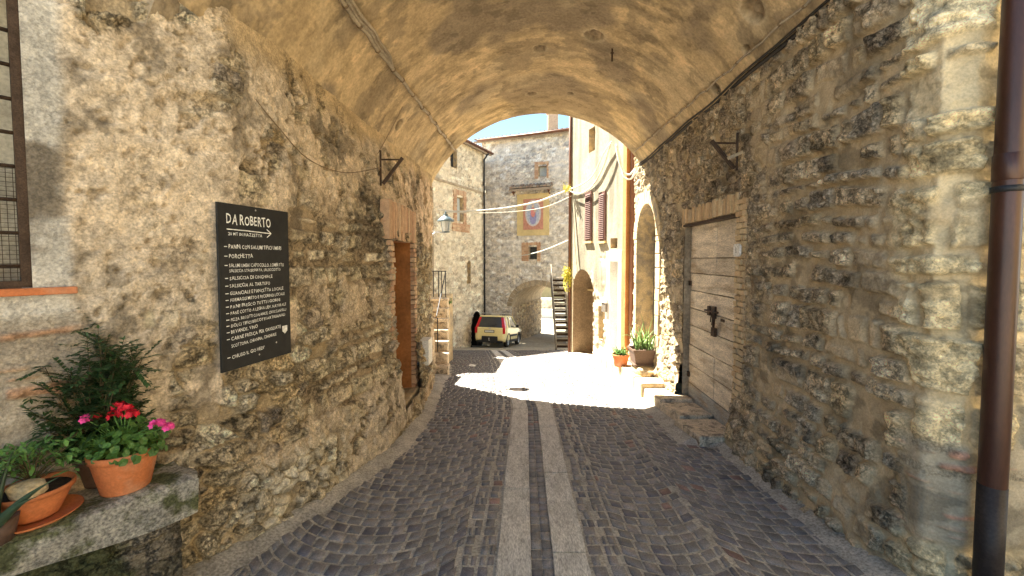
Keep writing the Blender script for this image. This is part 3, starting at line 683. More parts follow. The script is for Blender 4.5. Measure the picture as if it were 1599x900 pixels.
d1 = dl.build('door', M['brown_wood'], passage); d1['label'] = 'brown wooden door set deep in orange brick jambs'
mb = MB()
for k in range(4): FL.box(mb, .06, wL-.06, -.36, -.345, zdl0+.1+k*.46, zdl0+.5+k*.46)
world_child(mb.build('door_panel', M['brown_wood'], bevel=.006), d1)
mb = MB(); FL.box(mb, .0, .05, -.36, -.27, zdl0, zdl1-.02); FL.box(mb, wL-.05, wL-.0, -.36, -.27, zdl0, zdl1-.02); FL.box(mb, .05, wL-.05, -.36, -.27, zdl1-.09, zdl1-.02)
world_child(mb.build('door_frame', M['brown_wood']), d1)
mb = MB(); FL.box(mb, wL+.32, wL+.58, .0, .165, EYE-1.50, EYE-1.14); mtr = mb.build('meter_box', M['white_paint'], bevel=.008); tag(mtr, 'small white utility box low on the left wall past the brick doorway', 'box')
# --- left window on the splayed wall
p = [leftP(np.array(s), np.array(EYE+.2)) for s in WIN_T]; B0 = (float(p[0][0]), float(p[0][1])); B1 = (float(p[1][0]), float(p[1][1]))
FW = Frame(B0, B1, 1); wW = FW.L; wz0, wz1 = 1.47, 2.85
win = MB(); FW.tray(win, (0, wW, wz0, wz1, 0), .22, front=.03, back=False)
wn_ = win.build('window', M['plaster_white'], passage); wn_['label'] = 'barred window in pale plaster'
mb = MB()
for a, b in ((0, .035), (wW-.035, wW)): FW.box(mb, a, b, -.02, .02, wz0, wz1)
for z in (wz0, wz1-.035): FW.box(mb, .035, wW-.035, -.02, .02, z, z+.035)
world_child(mb.build('window_frame', M['rust']), wn_)
mb = MB()
for k in range(9): z = wz0+.10+.145*k; mb.tube([FW.P(.02, .0, z), FW.P(wW-.02, .0, z)], .009, 6)
for k in range(4): a = .15*(k+1)-.02; mb.tube([FW.P(a, .012, wz0+.02), FW.P(a, .012, wz1-.02)], .008, 6)
world_child(mb.build('window_bars', M['rust'], smooth=True), wn_)
mb = MB()
for k in range(36): a = .02*k+.02; mb.tube([FW.P(a, -.04, wz0+.03), FW.P(a, -.04, wz0+.55)], .0012, 3)
for k in range(26): z = wz0+.03+.02*k; mb.tube([FW.P(.02, -.04, z), FW.P(wW-.02, -.04, z)], .0012, 3)
world_child(mb.build('wire_mesh', M['rust']), wn_)
mb = MB(); FW.box(mb, 0, wW, -.22, -.20, wz0, wz1); world_child(mb.build('window_pane', M['curtain']), wn_)
mb = MB(); FW.box(mb, -.05, wW+.13, -.20, .065, wz0-.03, wz0+.003); world_child(mb.build('window_sill', M['terracotta'], bevel=.005), wn_)

# --- right plank door
mb = MB(); FR.tray(mb, DR, .30, front=.01); mb.build('doorway_reveal', M['plain_stone'], passage)
mb = MB(); wd = dr1-dr0; hh = [0, .34, .60, .86, 1.13, 1.36, 1.60, 1.83, 2.03, zd1-zd0]
for k in range(9):
    for a, b in ((0, .46), (.46, 1)):
        c = rnd.uniform(.9, 1.1); b0_ = (.64*c, .545*c, .41*c) if k else (.34*c, .33*c, .30*c)
        FR.box(mb, dr0+.012+a*(wd-.02), dr0+.006+b*(wd-.02), -.11, -.07-rnd.uniform(0, .006), zd0+hh[k]+.004, zd0+hh[k+1]-.006, .0025, b0_)
dR = mb.build('door', M['wood'], passage, bevel=.003); dR['label'] = 'pale weathered plank door with a rusty latch'
mb = MB(); c0 = dr0+wd*.50; zl = zd0+1.34
mb.tube([FR.P(c0-.17, -.05, zl+.06), FR.P(c0+.17, -.05, zl+.05)], .013, 8)
FR.box(mb, c0-.10, c0-.03, -.07, -.045, zl-.02, zl+.12); FR.box(mb, c0+.04, c0+.10, -.07, -.045, zl-.0, zl+.11)
mb.tube([FR.P(c0-.14, -.03, zl+.05), FR.P(c0-.145, -.02, zl-.06), FR.P(c0-.12, -.02, zl-.15)], .014, 8)
FR.box(mb, c0-.165, c0-.08, -.05, -.015, zl-.22, zl-.12)
for k in range(3): mb.tube([FR.P(c0-.03-.04*k, -.04, zl+.03-.01*k), FR.P(c0-.03-.04*k, -.03, zl-.07-.03*(k % 2))], .007, 6)
FR.box(mb, c0-.30, c0-.22, -.072, -.06, zl-.03, zl+.0); 
o = mb.build('latch', M['rust'], smooth=False); world_child(o, dR)
for zh in (zd0+.42, zd0+1.66):
    for e0, e1 in ((dr0+.01, dr0+.07), (dr1-.06, dr1-.005)): mb = MB(); FR.box(mb, e0, e1, -.07, -.05, zh, zh+.065); world_child(mb.build('hinge', M['rust']), dR)
mb = MB()
brick_field(mb, FR, dr0-.04, dr1+.02, zd1+.012, zd1+.20, -.10, .045, .2, .052, pal=YBRICK, vertical=True, gap=.012)
o = mb.build('brick_lintel', M['brick'], passage)
mb = MB(); brick_field(mb, FR, dr0-.20, dr0, zd0-.0, zd1+.14, -.12, .040, .13, .058, pal=YBRICK, jit=.006, gap=.014); mb.build('brick_jamb', M['brick'], passage)
mb = MB(); FR.box(mb, dr0-.01, dr1+.01, -.10, .03, zd1-.022, zd1+.006); mb.build('lintel_board', M['rust'], passage)

# --- sunlit portal beyond the vault
mb = MB(); FR.tray(mb, PT, .34, front=.02, back=False); mb.build('doorway_reveal', M['warm_stone'], passage)
mb = MB(); FR.panel(mb, PT, -.34, -.30); d3 = mb.build('door', M['brown_wood'], passage); d3['label'] = 'arched brown door in the sunlit portal'
mb = MB(); zf = zp1-(pt1-pt0)/2-.02; FR.box(mb, pt0, pt1, -.30, -.24, zf, zf+.07)
for k in range(2): FR.box(mb, pt0+.03+k*(pt1-pt0)*.5, pt0+(k+1)*(pt1-pt0)*.5-.03, -.30, -.275, zp0+.1, zf-.05)
world_child(mb.build('door_panel', M['grey_wood']), d3)
mb = MB(); n = 15; rr = (pt1-pt0)/2; zs = zp1-rr
for k in range(n):
    a0, a1 = math.pi*(k+.04)/n, math.pi*(k+.96)/n; ro = rr+.23+rnd.uniform(-.03, .03); vs = []
    for nn_ in (-.05, .052):
        for (a, r_) in ((a0, rr), (a1, rr), (a1, ro), (a0, ro)): vs.append(FR.P(cu+r_*math.cos(a), nn_, zs+r_*math.sin(a)))
    mb.add(vs, [(4, 5, 6, 7), (0, 4, 7, 3), (1, 2, 6, 5), (3, 7, 6, 2), (0, 1, 5, 4), (3, 2, 1, 0)])
z = zp0
while z < zs-.05:
    hh_ = min(rnd.uniform(.18, .34), zs-z)
    for a, b in ((pt0-rnd.uniform(.17, .26), pt0), (pt1, pt1+rnd.uniform(.15, .2))): FR.box(mb, a, b, -.05, .050, z+.006, z+hh_-.006, .004)
    z += hh_
mb.build('portal_stones', M['warm_stone'], passage, bevel=.008)
# ceiling lamp hook
# ================================================================== THINGS IN THE PASSAGE
# --- menu board
def glyphs():
    cache = {}
    def get(ch):
        if ch in cache: return cache[ch]
        cu_ = bpy.data.curves.new('t', 'FONT'); cu_.body = ch; cu_.size = 1; cu_.offset = .011; cu_.resolution_u = 2
        ob = bpy.data.objects.new('t', cu_); COL.objects.link(ob); bpy.context.view_layer.update()
        me = bpy.data.meshes.new_from_object(ob.evaluated_get(bpy.context.evaluated_depsgraph_get()))
        vs = [(v.co.x, v.co.y) for v in me.vertices]; fs = [tuple(p.vertices) for p in me.polygons]
        x1 = max([v[0] for v in vs], default=.3); x0 = min([v[0] for v in vs], default=0)
        bpy.data.objects.remove(ob); bpy.data.meshes.remove(me); bpy.data.curves.remove(cu_)
        cache[ch] = ([(a-x0, b) for a, b in vs], fs, x1-x0); return cache[ch]
    return get
glyph = glyphs()
def write(mb, P, text, x, y, size, width=None, ang=0, jit=.05):
    # P(a, b) -> point on the board; text starts at x, baseline y
    tot = sum((.28 if ch == ' ' else glyph(ch)[2]+.11) for ch in text)*size
    kx = (width/tot) if width else 1
    cx = x; cy = y
    for ch in text:
        if ch == ' ': adv = .28*size*kx; cx += adv; cy += adv*ang; continue
        vs, fs, w = glyph(ch); a = rnd.uniform(-jit, jit)*1.4; s = size*rnd.uniform(.92, 1.08); oy = rnd.uniform(-jit, jit)*size*.6
        pts = [P(cx+(vx*kx*math.cos(a)-vy*math.sin(a))*s, cy+oy+(vx*math.sin(a)+vy*math.cos(a))*s) for vx, vy in vs]
        mb.add(pts, fs); adv = (w+.11)*size*kx; cx += adv; cy += adv*ang
b0, b1 = Vector((-1.672, 2.33, 0)), Vector((-1.555, 2.85, 0)); bd_ = (b1-b0); BW = bd_.length; bd_.normalize(); bn = Vector((bd_.y, -bd_.x, 0))
ztop, zbot = 1.925, .945
board = thing('menu_board', 'tall black menu board with white handwriting on the rough left wall', 'sign', b0+Vector((0, 0, zbot)))
BP = lambda a, b, n=.0: b0+bd_*a+bn*n+Vector((0, 0, zbot+b))
BHt = ztop-zbot
mb = MB(); mb.box(b0+bd_*BW/2+Vector((0, 0, (ztop+zbot)/2)), (BW, .014, BHt), axes=(bd_, bn, Vector((0, 0, 1)))); mb.build('board_panel', M['board'], board, bevel=.002)
mb = MB(); Pn = lambda a, b: BP(a, b, .0085)
top = BHt
write(mb, Pn, 'DA ROBERTO', .055, top-.115, .082, .33, -.02, .05)
LN = [('20 MT IN PIAZZETTA', .065, .185, .026, .245), ('PANINI CON SALUMI TIPICI UMBRI', .065, .262, .034, .40), ('PORCHETTA', .065, .318, .034, .17),
      ('SALUMI UMBRI CAPOCOLLO, LOMBETTO', .065, .372, .030, .42), ('SALSICCIA STAGIONATA, SALSICCIOTTO', .065, .402, .025, .39), ('SALSICCIA DI CINGHIALE', .065, .447, .029, .32),
      ('SALSICCIA AL TARTUFO', .065, .492, .029, .30), ('GUANCIALE E PANCETTA LOCALE', .065, .536, .029, .41), ('FORMAGGI MISTO E PECORINO LOCALE', .065, .575, .027, .42),
      ('PANE FRESCO TUTTI I GIORNI', .065, .614, .027, .38), ('PANE COTTO A LEGNA LIEV. NATURALE', .065, .652, .027, .43), ('PIZZA, BISCOTTI CON ANICE, CROCCANTELLI', .065, .690, .025, .43),
      ('DOLCI TIPICI BISCOTTI ARTIGIANALI', .065, .726, .026, .42), ('BEVANDE, VINO', .065, .764, .028, .19), ('CARNE FRESCA PER GRIGLIATE', .065, .804, .030, .38),
      ('SCOTTONA, CHIANINA, CINGHIALE', .065, .846, .027, .34), ("CHIUSO IL GIOVEDI'", .065, .912, .029, .24)]
for i, (t, x, y, s, w) in enumerate(LN):
    an = .0+.04*min(1, max(0, (i-5)/8)); write(mb, Pn, t, x, top-y, s, w, an, .07)
    if i > 0 and not t.startswith(('SALSICCIA STAG', 'SCOTT')):
        yy_ = top-y+.010; mb.add([Pn(.035, yy_-.002), Pn(.055, yy_-.002), Pn(.055, yy_+.003), Pn(.035, yy_+.003)], [(0, 1, 2, 3)])
def stroke(mb, pts, w):
    for (a, b), (c, d) in zip(pts[:-1], pts[1:]):
        L = math.hypot(c-a, d-b); nx, ny = -(d-b)/L*w, (c-a)/L*w; mb.add([Pn(a+nx, b+ny), Pn(a-nx, b-ny), Pn(c-nx, d-ny), Pn(c+nx, d+ny)], [(0, 1, 2, 3)])
stroke(mb, [(.055, top-.15), (.2, top-.152), (.375, top-.158)], .0028); stroke(mb, [(.345, top-.133), (.38, top-.158), (.345, top-.185)], .0028)
mb.build('lettering', M['chalk'], board)
mb = MB(); pts = [(.455, .20), (.50, .20), (.50, .165), (.478, .145), (.455, .165)]; mb.add([BP(a, b, .0088) for a, b in pts], [tuple(range(5))]); mb.build('shield_sticker', M['chalk'], board)
for a, b in ((.26, top-.02), (.40, .10), (.26, .05)):
    mb = MB(); mb.add([BP(a+.006*math.cos(k), b+.006*math.sin(k), .010) for k in np.linspace(0, 2*math.pi, 7)[:-1]], [tuple(range(6))]); mb.build('screw', M['silver'], board)

# --- downpipe at the near right corner
mb = MB(); cxp, cyp, rp = 2.345, 1.955, .051
mb.tube([(cxp, cyp, .46), (cxp, cyp, 1.9), (cxp+.004, cyp, 3.2), (cxp+.0, cyp, 5.2)], rp, 28, cap=False)
dp = thing('downpipe', 'thick glossy brown downpipe at the near right corner', 'drainpipe', (cxp, cyp, H(cyp)))
mb.build('pipe', M['pipe_brown'], dp, smooth=True)
mb = MB(); mb.tube([(cxp, cyp, H(cyp)-.05), (cxp, cyp, .50)], rp+.001, 28); mb.build('base_pipe', M['pipe_black'], dp, smooth=True)
for zc in (1.93, 4.1):
    mb = MB(); mb.lathe((cxp, cyp, zc), [(rp+.001, -.015), (rp+.006, -.013), (rp+.006, .013), (rp+.001, .015)], 28); mb.tube([(cxp, cyp+rp, zc), (cxp, cyp+.16, zc)], .008, 6)
    mb.build('clamp', M['iron'], dp, smooth=True)
mb = MB(); mb.lathe((cxp, cyp, 1.97), [(rp+.001, 0), (rp+.004, .005), (rp+.004, .12), (rp+.001, .125)], 28); mb.build('sleeve', M['pipe_brown'], dp, smooth=True)

# --- iron brackets
def bracket(label, wallp, out, z0, z1, hz):
    t = thing('iron_bracket', label, 'bracket', wallp, group='rusty brackets on the passage walls'); w0 = Vector(wallp)
    mb = MB(); mb.tube([w0+Vector((0, 0, z0)), w0+Vector((0, 0, z1))], .011, 6); mb.build('post', M['rust'], t)
    mb = MB(); mb.tube([w0+Vector((0, 0, hz)), w0+out+Vector((0, 0, hz))], .009, 6); mb.build('arm', M['rust'], t)
    a = w0+out+Vector((0, 0, hz+.02)); b = w0+out*.10+Vector((0, 0, z0+.02)); d = (a-b).normalized(); n = d.cross(Vector((0, 1, 0))).normalized()
    mb = MB(); mb.box((a+b)/2, (.030, .030, (a-b).length), axes=(Vector((0, 1, 0)).cross(d).normalized(), d.cross(Vector((0, 1, 0)).cross(d)).normalized()*-1, d)); mb.build('brace', M['rust'], t)
    return t
pR = W(1162, 245, 4.02); tR = bracket('rusty triangular bracket high on the right brown rubble wall', (pR.x-.07, pR.y, 2.62), Vector((-.26, -.02, 0)), -.16, .20, .10)
mb = MB(); mb.box((pR.x-.10, 4.0, 2.60), (.16, .02, .03), axes=(Vector((.9, 0, .4)).normalized(), Vector((0, 1, 0)), Vector((-.4, 0, .9)).normalized())); o = mb.build('wood_wedge', M['warm_stone'], tR)
pL = W(588, 270, 4.5); bracket('rusty triangular bracket on the left wall above the brick doorway', (pL.x+.045, 4.5, 2.52), Vector((.24, .0, 0)), -.12, .26, .16)

# --- conduits along the vault
def onvault(a, y, off=.03): return Vector((VC+KX*y+math.cos(a)*(VR-off), y, EYE+.40+math.sin(a)*(VR-off)))
def conduit(name, label, px0, py0, px1, py1, r, matn, clips, extra=0, jitter=.008):
    def ang(px, py):
        rr_ = ray(px, py); t = 1.0
        while t < 12:
            x, y, z = rr_.x*t, rr_.y*t, rr_.z*t+EYE
            if math.hypot(x-VC-KX*y, z-EYE-.4) > VR-.03 and z > 2.4: break
            t += .01
        return math.atan2(z-EYE-.4, x-VC-KX*y), y
    a0, y0 = ang(px0, py0); a1, y1 = ang(px1, py1); y1 = min(y1, 7.62)
    t = thing(name, label, 'cable', onvault(a0, y0)); mb = MB(); pts = []
    N_ = 40
    for k in range(N_+1):
        y = 2.25+(y1-2.25)*k/N_; a = a0+(a1-a0)*(y-y0)/(y1-y0); pts.append(onvault(a+.004*math.sin(k*1.7)+.003*rnd.uniform(-1, 1), y, .025+r))
    mb.tube(pts, r, 8)
    for e in range(extra):
        q = [p+Vector((.03*(e+1)+.004*math.sin(i*2.1+e), 0, .008*(e+1))) for i, p in enumerate(pts[:14])]; q.append(pts[15]); mb.tube(q, r*.7, 6)
    mb.build('tube', M[matn], t, smooth=True)
    for k in range(clips):
        i = int(2+(N_-3)*k/clips); d = (pts[i+1]-pts[i]).normalized(); mb = MB(); mb.tube([pts[i]-d*.010, pts[i]+d*.010], r*1.3, 8); mb.build('clip', M['cable_tan'], t, smooth=True)
conduit('conduit_pipe', 'thick plaster smeared conduit running along the left side of the vault', 535, 5, 714, 240, .021, 'conduit', 14, 2)
conduit('conduit_pipe', 'thin tan conduit with clips along the right side of the vault', 1262, 3, 991, 237, .010, 'conduit', 16, 0)
mb = MB(); pts = [(2.10+KX*y+.01*math.sin(y*3)-.035, y, 3.345+.008*math.sin(y*5)) for y in np.linspace(2.3, 7.7, 40)]; mb.tube(pts, .020, 8)
mb.tube([(p[0]-.035, p[1], p[2]+.02) for p in pts], .011, 6)
tag(mb.build('cable_bundle', M['cable_dark'], smooth=True), 'dark cable bundle where the vault meets the right wall', 'cable')
def wire(label, pts, r, m, name='wire', cat='wire'):
    mb = MB(); P_ = [Vector(p) for p in pts]; q = []
    for i in range(len(P_)-1):
        a, b, c, d = P_[max(i-1, 0)], P_[i], P_[i+1], P_[min(i+2, len(P_)-1)]
        for k in range(6):
            t = k/6; q.append(.5*((2*b)+(c-a)*t+(2*a-5*b+4*c-d)*t*t+(3*b-a-3*c+d)*t**3))
    q.append(P_[-1]); mb.tube(q, r, 6); o = mb.build(name, M[m], smooth=True); return tag(o, label, cat)
def wallpt(px, py, off=.06):       # on the left wall surface
    best = None
    for s in np.arange(LC+.05, LC+5, .02):
        x, y = leftP(np.array(s), np.array(EYE+.7)); r = ray(px, py)
        e = abs(float(x)/float(y)-r.x/r.y)
        if best is None or e < best[0]: best = (e, float(x), float(y), r)
    _, x, y, r = best; z = EYE+r.z/r.y*y; x2, y2 = leftP(np.array(0.0)+LC, np.array(z))
    return Vector((x+off, y, z))
wire('thin tan wire drooping across the upper left wall to the iron bracket', [wallpt(380, 130, .0), wallpt(420, 200), wallpt(470, 250), wallpt(530, 270), wallpt(585, 262)], .004, 'cable_tan')
wire('thin dark wire falling from the left conduit to the bracket', [W(637, 150, 5.1), W(612, 200, 4.9), W(590, 240, 4.6)], .004, 'cable_tan')
mb = MB(); p = W(956, 75, 4.6); r_ = ray(956, 75); t = 3.0
while math.hypot(r_.x*t-VC-KX*r_.y*t, r_.z*t-.4) < VR: t += .01
q = Vector((r_.x*t, r_.y*t, r_.z*t+EYE)); mb.tube([q+Vector((0, 0, .03)), q+Vector((0, 0, -.16))], .011, 6); mb.tube([q+Vector((-.02, 0, -.06)), q+Vector((.02, 0, -.06))], .008, 6)
tag(mb.build('iron_hook', M['rust']), 'small rusty iron hook hanging from the vault', 'hook')
# number tile
sN, zN = rs(1160, 391); mb = MB()
nt_ = thing('house_number_tile', 'small white octagonal house number tile beside the plank door', 'sign', FR.P(sN, .05, zN))
hw, hh_ = .062, .062
pr = [(-hw, -hh_+.02), (-hw+.02, -hh_), (hw-.02, -hh_), (hw, -hh_+.02), (hw, hh_-.02), (hw-.02, hh_), (-hw+.02, hh_), (-hw, hh_-.02)]
vs = [FR.P(sN+a, n, zN+b) for n in (.045, .062) for a, b in pr]; mb.add(vs, [tuple(range(8, 16)), tuple(range(7, -1, -1))]+[(k, (k+1) % 8, 8+(k+1) % 8, 8+k) for k in range(8)]); mb.build('tile', M['white_paint'], nt_)
mb = MB(); write(mb, lambda a, b: FR.P(sN-a, .0635, zN+b), '1', -.012, -.026, .075, None, 0, 0); mb.build('numeral', M['cable_dark'], nt_)
# steps in front of the plank door
stp = thing('stone_steps', 'worn pale stone step slabs below the plank door', 'steps', (2.1, 5, H(5)))
for (ya, yb, xa, hgt, xw) in ((4.12, 4.72, 1.90, .115, 2.36), (4.73, 5.30, 1.93, .15, 2.38), (5.31, 5.95, 1.93, .19, 2.40)):
    mb = MB(); n = 7; vs = []
    for z in (-.15, hgt):
        ring_ = [(xa+.03, ya), (xw, ya+.02), (xw, yb), (xa, yb-.01)]
        vs += [(x+rnd.uniform(-.015, .015), y+rnd.uniform(-.004, .004), H(y)+z) for x, y in ring_]
    mb.add(vs, [(4, 5, 6, 7), (0, 1, 5, 4), (1, 2, 6, 5), (2, 3, 7, 6), (3, 0, 4, 7)]); mb.build('slab', M['step_stone'], stp, bevel=.012)

# ------------------------------------------------------------------ bench with pots (left)
C0 = Vector((-1.75, 2.40, 0)); sd = Vector((-.587, -.81, 0)).normalized(); sn = Vector((-sd.y, sd.x, 0))   # along, outward
BPt = lambda t, n, z: C0+sd*t+sn*n+Vector((0, 0, z))
bench = thing('stone_bench', 'thick lichen covered stone slab bench under the barred window', 'bench', BPt(.9, .16, H(1.7)))
zbt = .50
mb = MB(); nt2 = 26; vs = []
def bf(t, n, z): 
    return BPt(t, n, z)
rs2 = np.random.RandomState(5)
mbv = []; N1, N2 = 60, 14
tg_ = np.linspace(.20, 1.9, N1); ng = np.linspace(-.04, .335, N2)
for i, t in enumerate(tg_):
    for n in ng: mbv.append(bf(t+(.02*math.sin(n*20) if i == 0 else 0), n, zbt+.010*(float(fbm(np.array(t*9), np.array(n*9), 3, 5))-.5)-(.012 if n > .32 or i == 0 else 0)))
fs = [(i*N2+j, (i+1)*N2+j, (i+1)*N2+j+1, i*N2+j+1) for i in range(N1-1) for j in range(N2-1)]; mb.add(mbv, fs)
# front and end faces, rough
def strip(P0, n1, n2):
    vs = [P0(i/(n1-1), j/(n2-1)) for i in range(n1) for j in range(n2)]; mb.add(vs, [(i*n2+j, i*n2+j+1, (i+1)*n2+j+1, (i+1)*n2+j) for i in range(n1-1) for j in range(n2-1)])
def front(a, b):
    t = .20+a*1.7; th = .165+.03*math.sin(t*5)
    k = .014*(float(fbm(np.array(t*11), np.array(b*3), 4, 8))-.5)*math.sin(math.pi*b)*2
    return bf(t, .335-.03*b*b+k, zbt-.012-th*b+.01*(float(fbm(np.array(t*9), np.array(.335*9), 3, 5))-.5)*(b < .01))
def endf(a, b):
    n = .335-a*.375; th = .165+.03*math.sin(1.0)
    return bf(.20+(.02*math.sin(n*20)+.03*b*b), n-.03*b*b*(1-a), zbt-.012-th*b)
strip(front, 60, 8); strip(endf, 12, 8)
mb.build('slab', M['slab'], bench, smooth=True)
U, Fv = np.meshgrid(np.linspace(.26, 1.95, 110), np.linspace(0, 1, 50)); Zp = H(1.9)-.15+(zbt-.17-H(1.9)+.15)*Fv
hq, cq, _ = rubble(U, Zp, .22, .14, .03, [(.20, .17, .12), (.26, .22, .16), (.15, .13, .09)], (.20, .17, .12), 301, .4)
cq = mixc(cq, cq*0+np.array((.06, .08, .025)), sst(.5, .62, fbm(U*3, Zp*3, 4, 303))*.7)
P3 = np.stack([C0.x+sd.x*U+sn.x*.25, C0.y+sd.y*U+sn.y*.25, Zp], -1); grid_sheet('plinth', P3, hq, cq, M['masonry'], bench, flip=True)
Pe = np.array([[[*(C0+sd*.26+sn*n)[:2], z] for n in np.linspace(.25, -.08, 20)] for z in np.linspace(H(2.2)-.15, zbt-.165, 30)])
grid_sheet('plinth', Pe, np.zeros((30, 20)), np.full((30, 20, 3), .17), M['masonry'], bench, flip=False)

def leafquad(mb, p, d, up, L, Wd, fold=.25, droop=.2, seg=3):
    d = d.normalized(); s_ = d.cross(up)
    if s_.length < .01: s_ = Vector((1, 0, 0))
    s_.normalize(); n = s_.cross(d).normalized(); vs = []
    for k in range(seg+1):
        t = k/seg; w = Wd*math.sin(math.pi*min(.97, max(.06, t*.92+.08)))**.8; c = p+d*(L*t)-n*(-0)-Vector((0, 0, 1))*(droop*L*t*t)
        vs += [c-s_*w/2+n*fold*w*.5, c, c+s_*w/2+n*fold*w*.5]
    fs = []
    for k in range(seg): b = 3*k; fs += [(b, b+1, b+4, b+3), (b+1, b+2, b+5, b+4)]
    mb.add(vs, fs)
def rv(s=1): return Vector((rnd.gauss(0, 1), rnd.gauss(0, 1), rnd.gauss(0, 1))).normalized()*s
def pot(parent, c, r0, r1, h, m, n=40):
    mb = MB(); mb.lathe(c, [(0, 0), (r0*.96, 0), (r0, .006), (r1*.96, h*.80), (r1*.96, h*.82), (r1*1.03, h*.83), (r1*1.04, h), (r1*.97, h), (r1*.93, h*.86), (r0*.9, .02), (0, .02)], n)
    mb.build('pot', m, parent, smooth=True)
    mb = MB(); mb.lathe(c, [(r1*.93, h*.85), (r1*.5, h*.90), (0, h*.92)], n); mb.build('soil', M['soil'], parent)
# geranium
gc = W(187, 772, 1.93); gc = Vector((-1.86, 1.93, zbt+.002))
ger = thing('potted_geranium', 'red and pink geranium in an orange terracotta pot on the stone bench', 'potted plant', gc)
pot(ger, gc, .092, .128, .195, M['terracotta'])
mb = MB(); ms = MB(); fl = MB(); fp = MB(); ct = gc+Vector((0, 0, .195))
def round_leaf(mb, c, n, r):
    n = n.normalized(); a = n.cross(Vector((.3, .2, 1))).normalized(); b = n.cross(a); vs = [c-n*r*.12]
    K = 11
    for k in range(K): an = 2*math.pi*k/K; rr_ = r*(1+.12*math.cos(an*5)); vs.append(c+(a*math.cos(an)+b*math.sin(an))*rr_+n*r*.10*math.cos(an*3))
    mb.add(vs, [(0, 1+k, 1+(k+1) % K) for k in range(K)])
for i in range(420):
    th = rnd.uniform(0, 2*math.pi); el = rnd.uniform(-.15, 1.2); rr_ = rnd.uniform(.07, .165)
    c = ct+Vector((math.cos(th)*math.cos(el)*rr_*1.12, math.sin(th)*math.cos(el)*rr_*.9, math.sin(el)*rr_*1.0+.0)); n = (c-ct+Vector((0, 0, .08))).normalized()+rv(.45)
    round_leaf(mb, c, n, rnd.uniform(.011, .021)); ms.tube([ct+(c-ct)*.15, c], .0018, 4)
def umbel(fm, c, r, n, stem0):
    for i in range(n):
        v = rv(); v.z = abs(v.z)*.8; p = c+v*r*rnd.uniform(.6, 1)
        for k in range(5):
            d = (v.cross(Vector((0, 0, 1)))*math.cos(k*1.257)+v.cross(v.cross(Vector((0, 0, 1))))*math.sin(k*1.257)).normalized(); leafquad(fm, p, d+v*.4, v, .016, .014, .1, 0, 2)
    ms.tube([stem0, (stem0+c)/2+Vector((0, 0, .02)), c], .0025, 5)
for px, py, dd in ((196, 640, 1.86), (178, 650, 1.88), (205, 648, 1.83), (152, 652, 1.9), (186, 636, 1.9)): fl = MB(); umbel(fl, W(px, py, dd), .026, 15, ct); fl.build('flower_head', M['petal_red'], ger)
for px, py, dd, r_ in ((133, 655, 1.85, .018), (243, 664, 1.84, .022), (262, 667, 1.82, .017), (250, 661, 1.86, .016)): fp = MB(); umbel(fp, W(px, py, dd), r_, 13, ct); fp.build('flower_head', M['petal_pink'], ger)['label'] = 'magenta pink flower head'
mb.build('foliage', M['leaf_mid'], ger); ms.build('stems', M['leaf_light'], ger)
# bowl pot with leafy plant, stone chunk
bc = Vector((-2.03, 1.70, zbt+.012))
bowl = thing('potted_plant', 'bright green leafy plant with a pale rock in a low terracotta bowl', 'potted plant', bc)
pot(bowl, bc, .075, .12, .125, M['terracotta'])
mb = MB(); mb.lathe(bc+Vector((0, 0, -.012)), [(0, 0), (.12, 0), (.145, .018), (.14, .02), (.115, .006), (0, .006)], 32); mb.build('saucer', M['terracotta'], bowl, smooth=True)
mb = MB(); ms = MB(); ct = bc+Vector((-.03, .02, .13))
for i in range(46):
    th = rnd.uniform(0, 6.28); sp = ct+Vector((math.cos(th), math.sin(th), 0))*rnd.uniform(.03, .16)+Vector((0, 0, rnd.uniform(.04, .17))); ms.tube([ct, (ct+sp)/2+Vector((0, 0, .02)), sp], .0022, 4)
    for k in range(9): leafquad(mb, sp+rv(.03), rv()+Vector((0, 0, .4)), Vector((0, 0, 1)), rnd.uniform(.025, .045), rnd.uniform(.014, .02), .3, .2, 3)
mb.build('foliage', M['leaf_light'], bowl); ms.build('stems', M['stem'], bowl)
def rock(c, sx, sy, sz, name, m, parent=None, seed=1, n=14):
    mb = MB(); vs = []; 
    for i in range(n+1):
        for j in range(2*n):
            a = math.pi*i/n; b = math.pi*j/n; v = Vector((math.sin(a)*math.cos(b), math.sin(a)*math.sin(b), math.cos(a)))
            v = Vector([math.copysign(abs(q)**.6, q) for q in v])
            k = .8+.4*float(fbm(np.array(v.x*1.7+seed), np.array(v.y*1.7+v.z*1.3), 3, seed)); vs.append(Vector(c)+Vector((v.x*sx, v.y*sy, v.z*sz))*k)
    mb.add(vs, [(i*2*n+j, i*2*n+(j+1) % (2*n), (i+1)*2*n+(j+1) % (2*n), (i+1)*2*n+j) for i in range(n) for j in range(2*n)]); return mb.build(name, m, parent, smooth=False)
rock(bc+Vector((.045, -.06, .145)), .055, .045, .036, 'rock', M['slab'] if False else M['warm_stone'], bowl, 4)
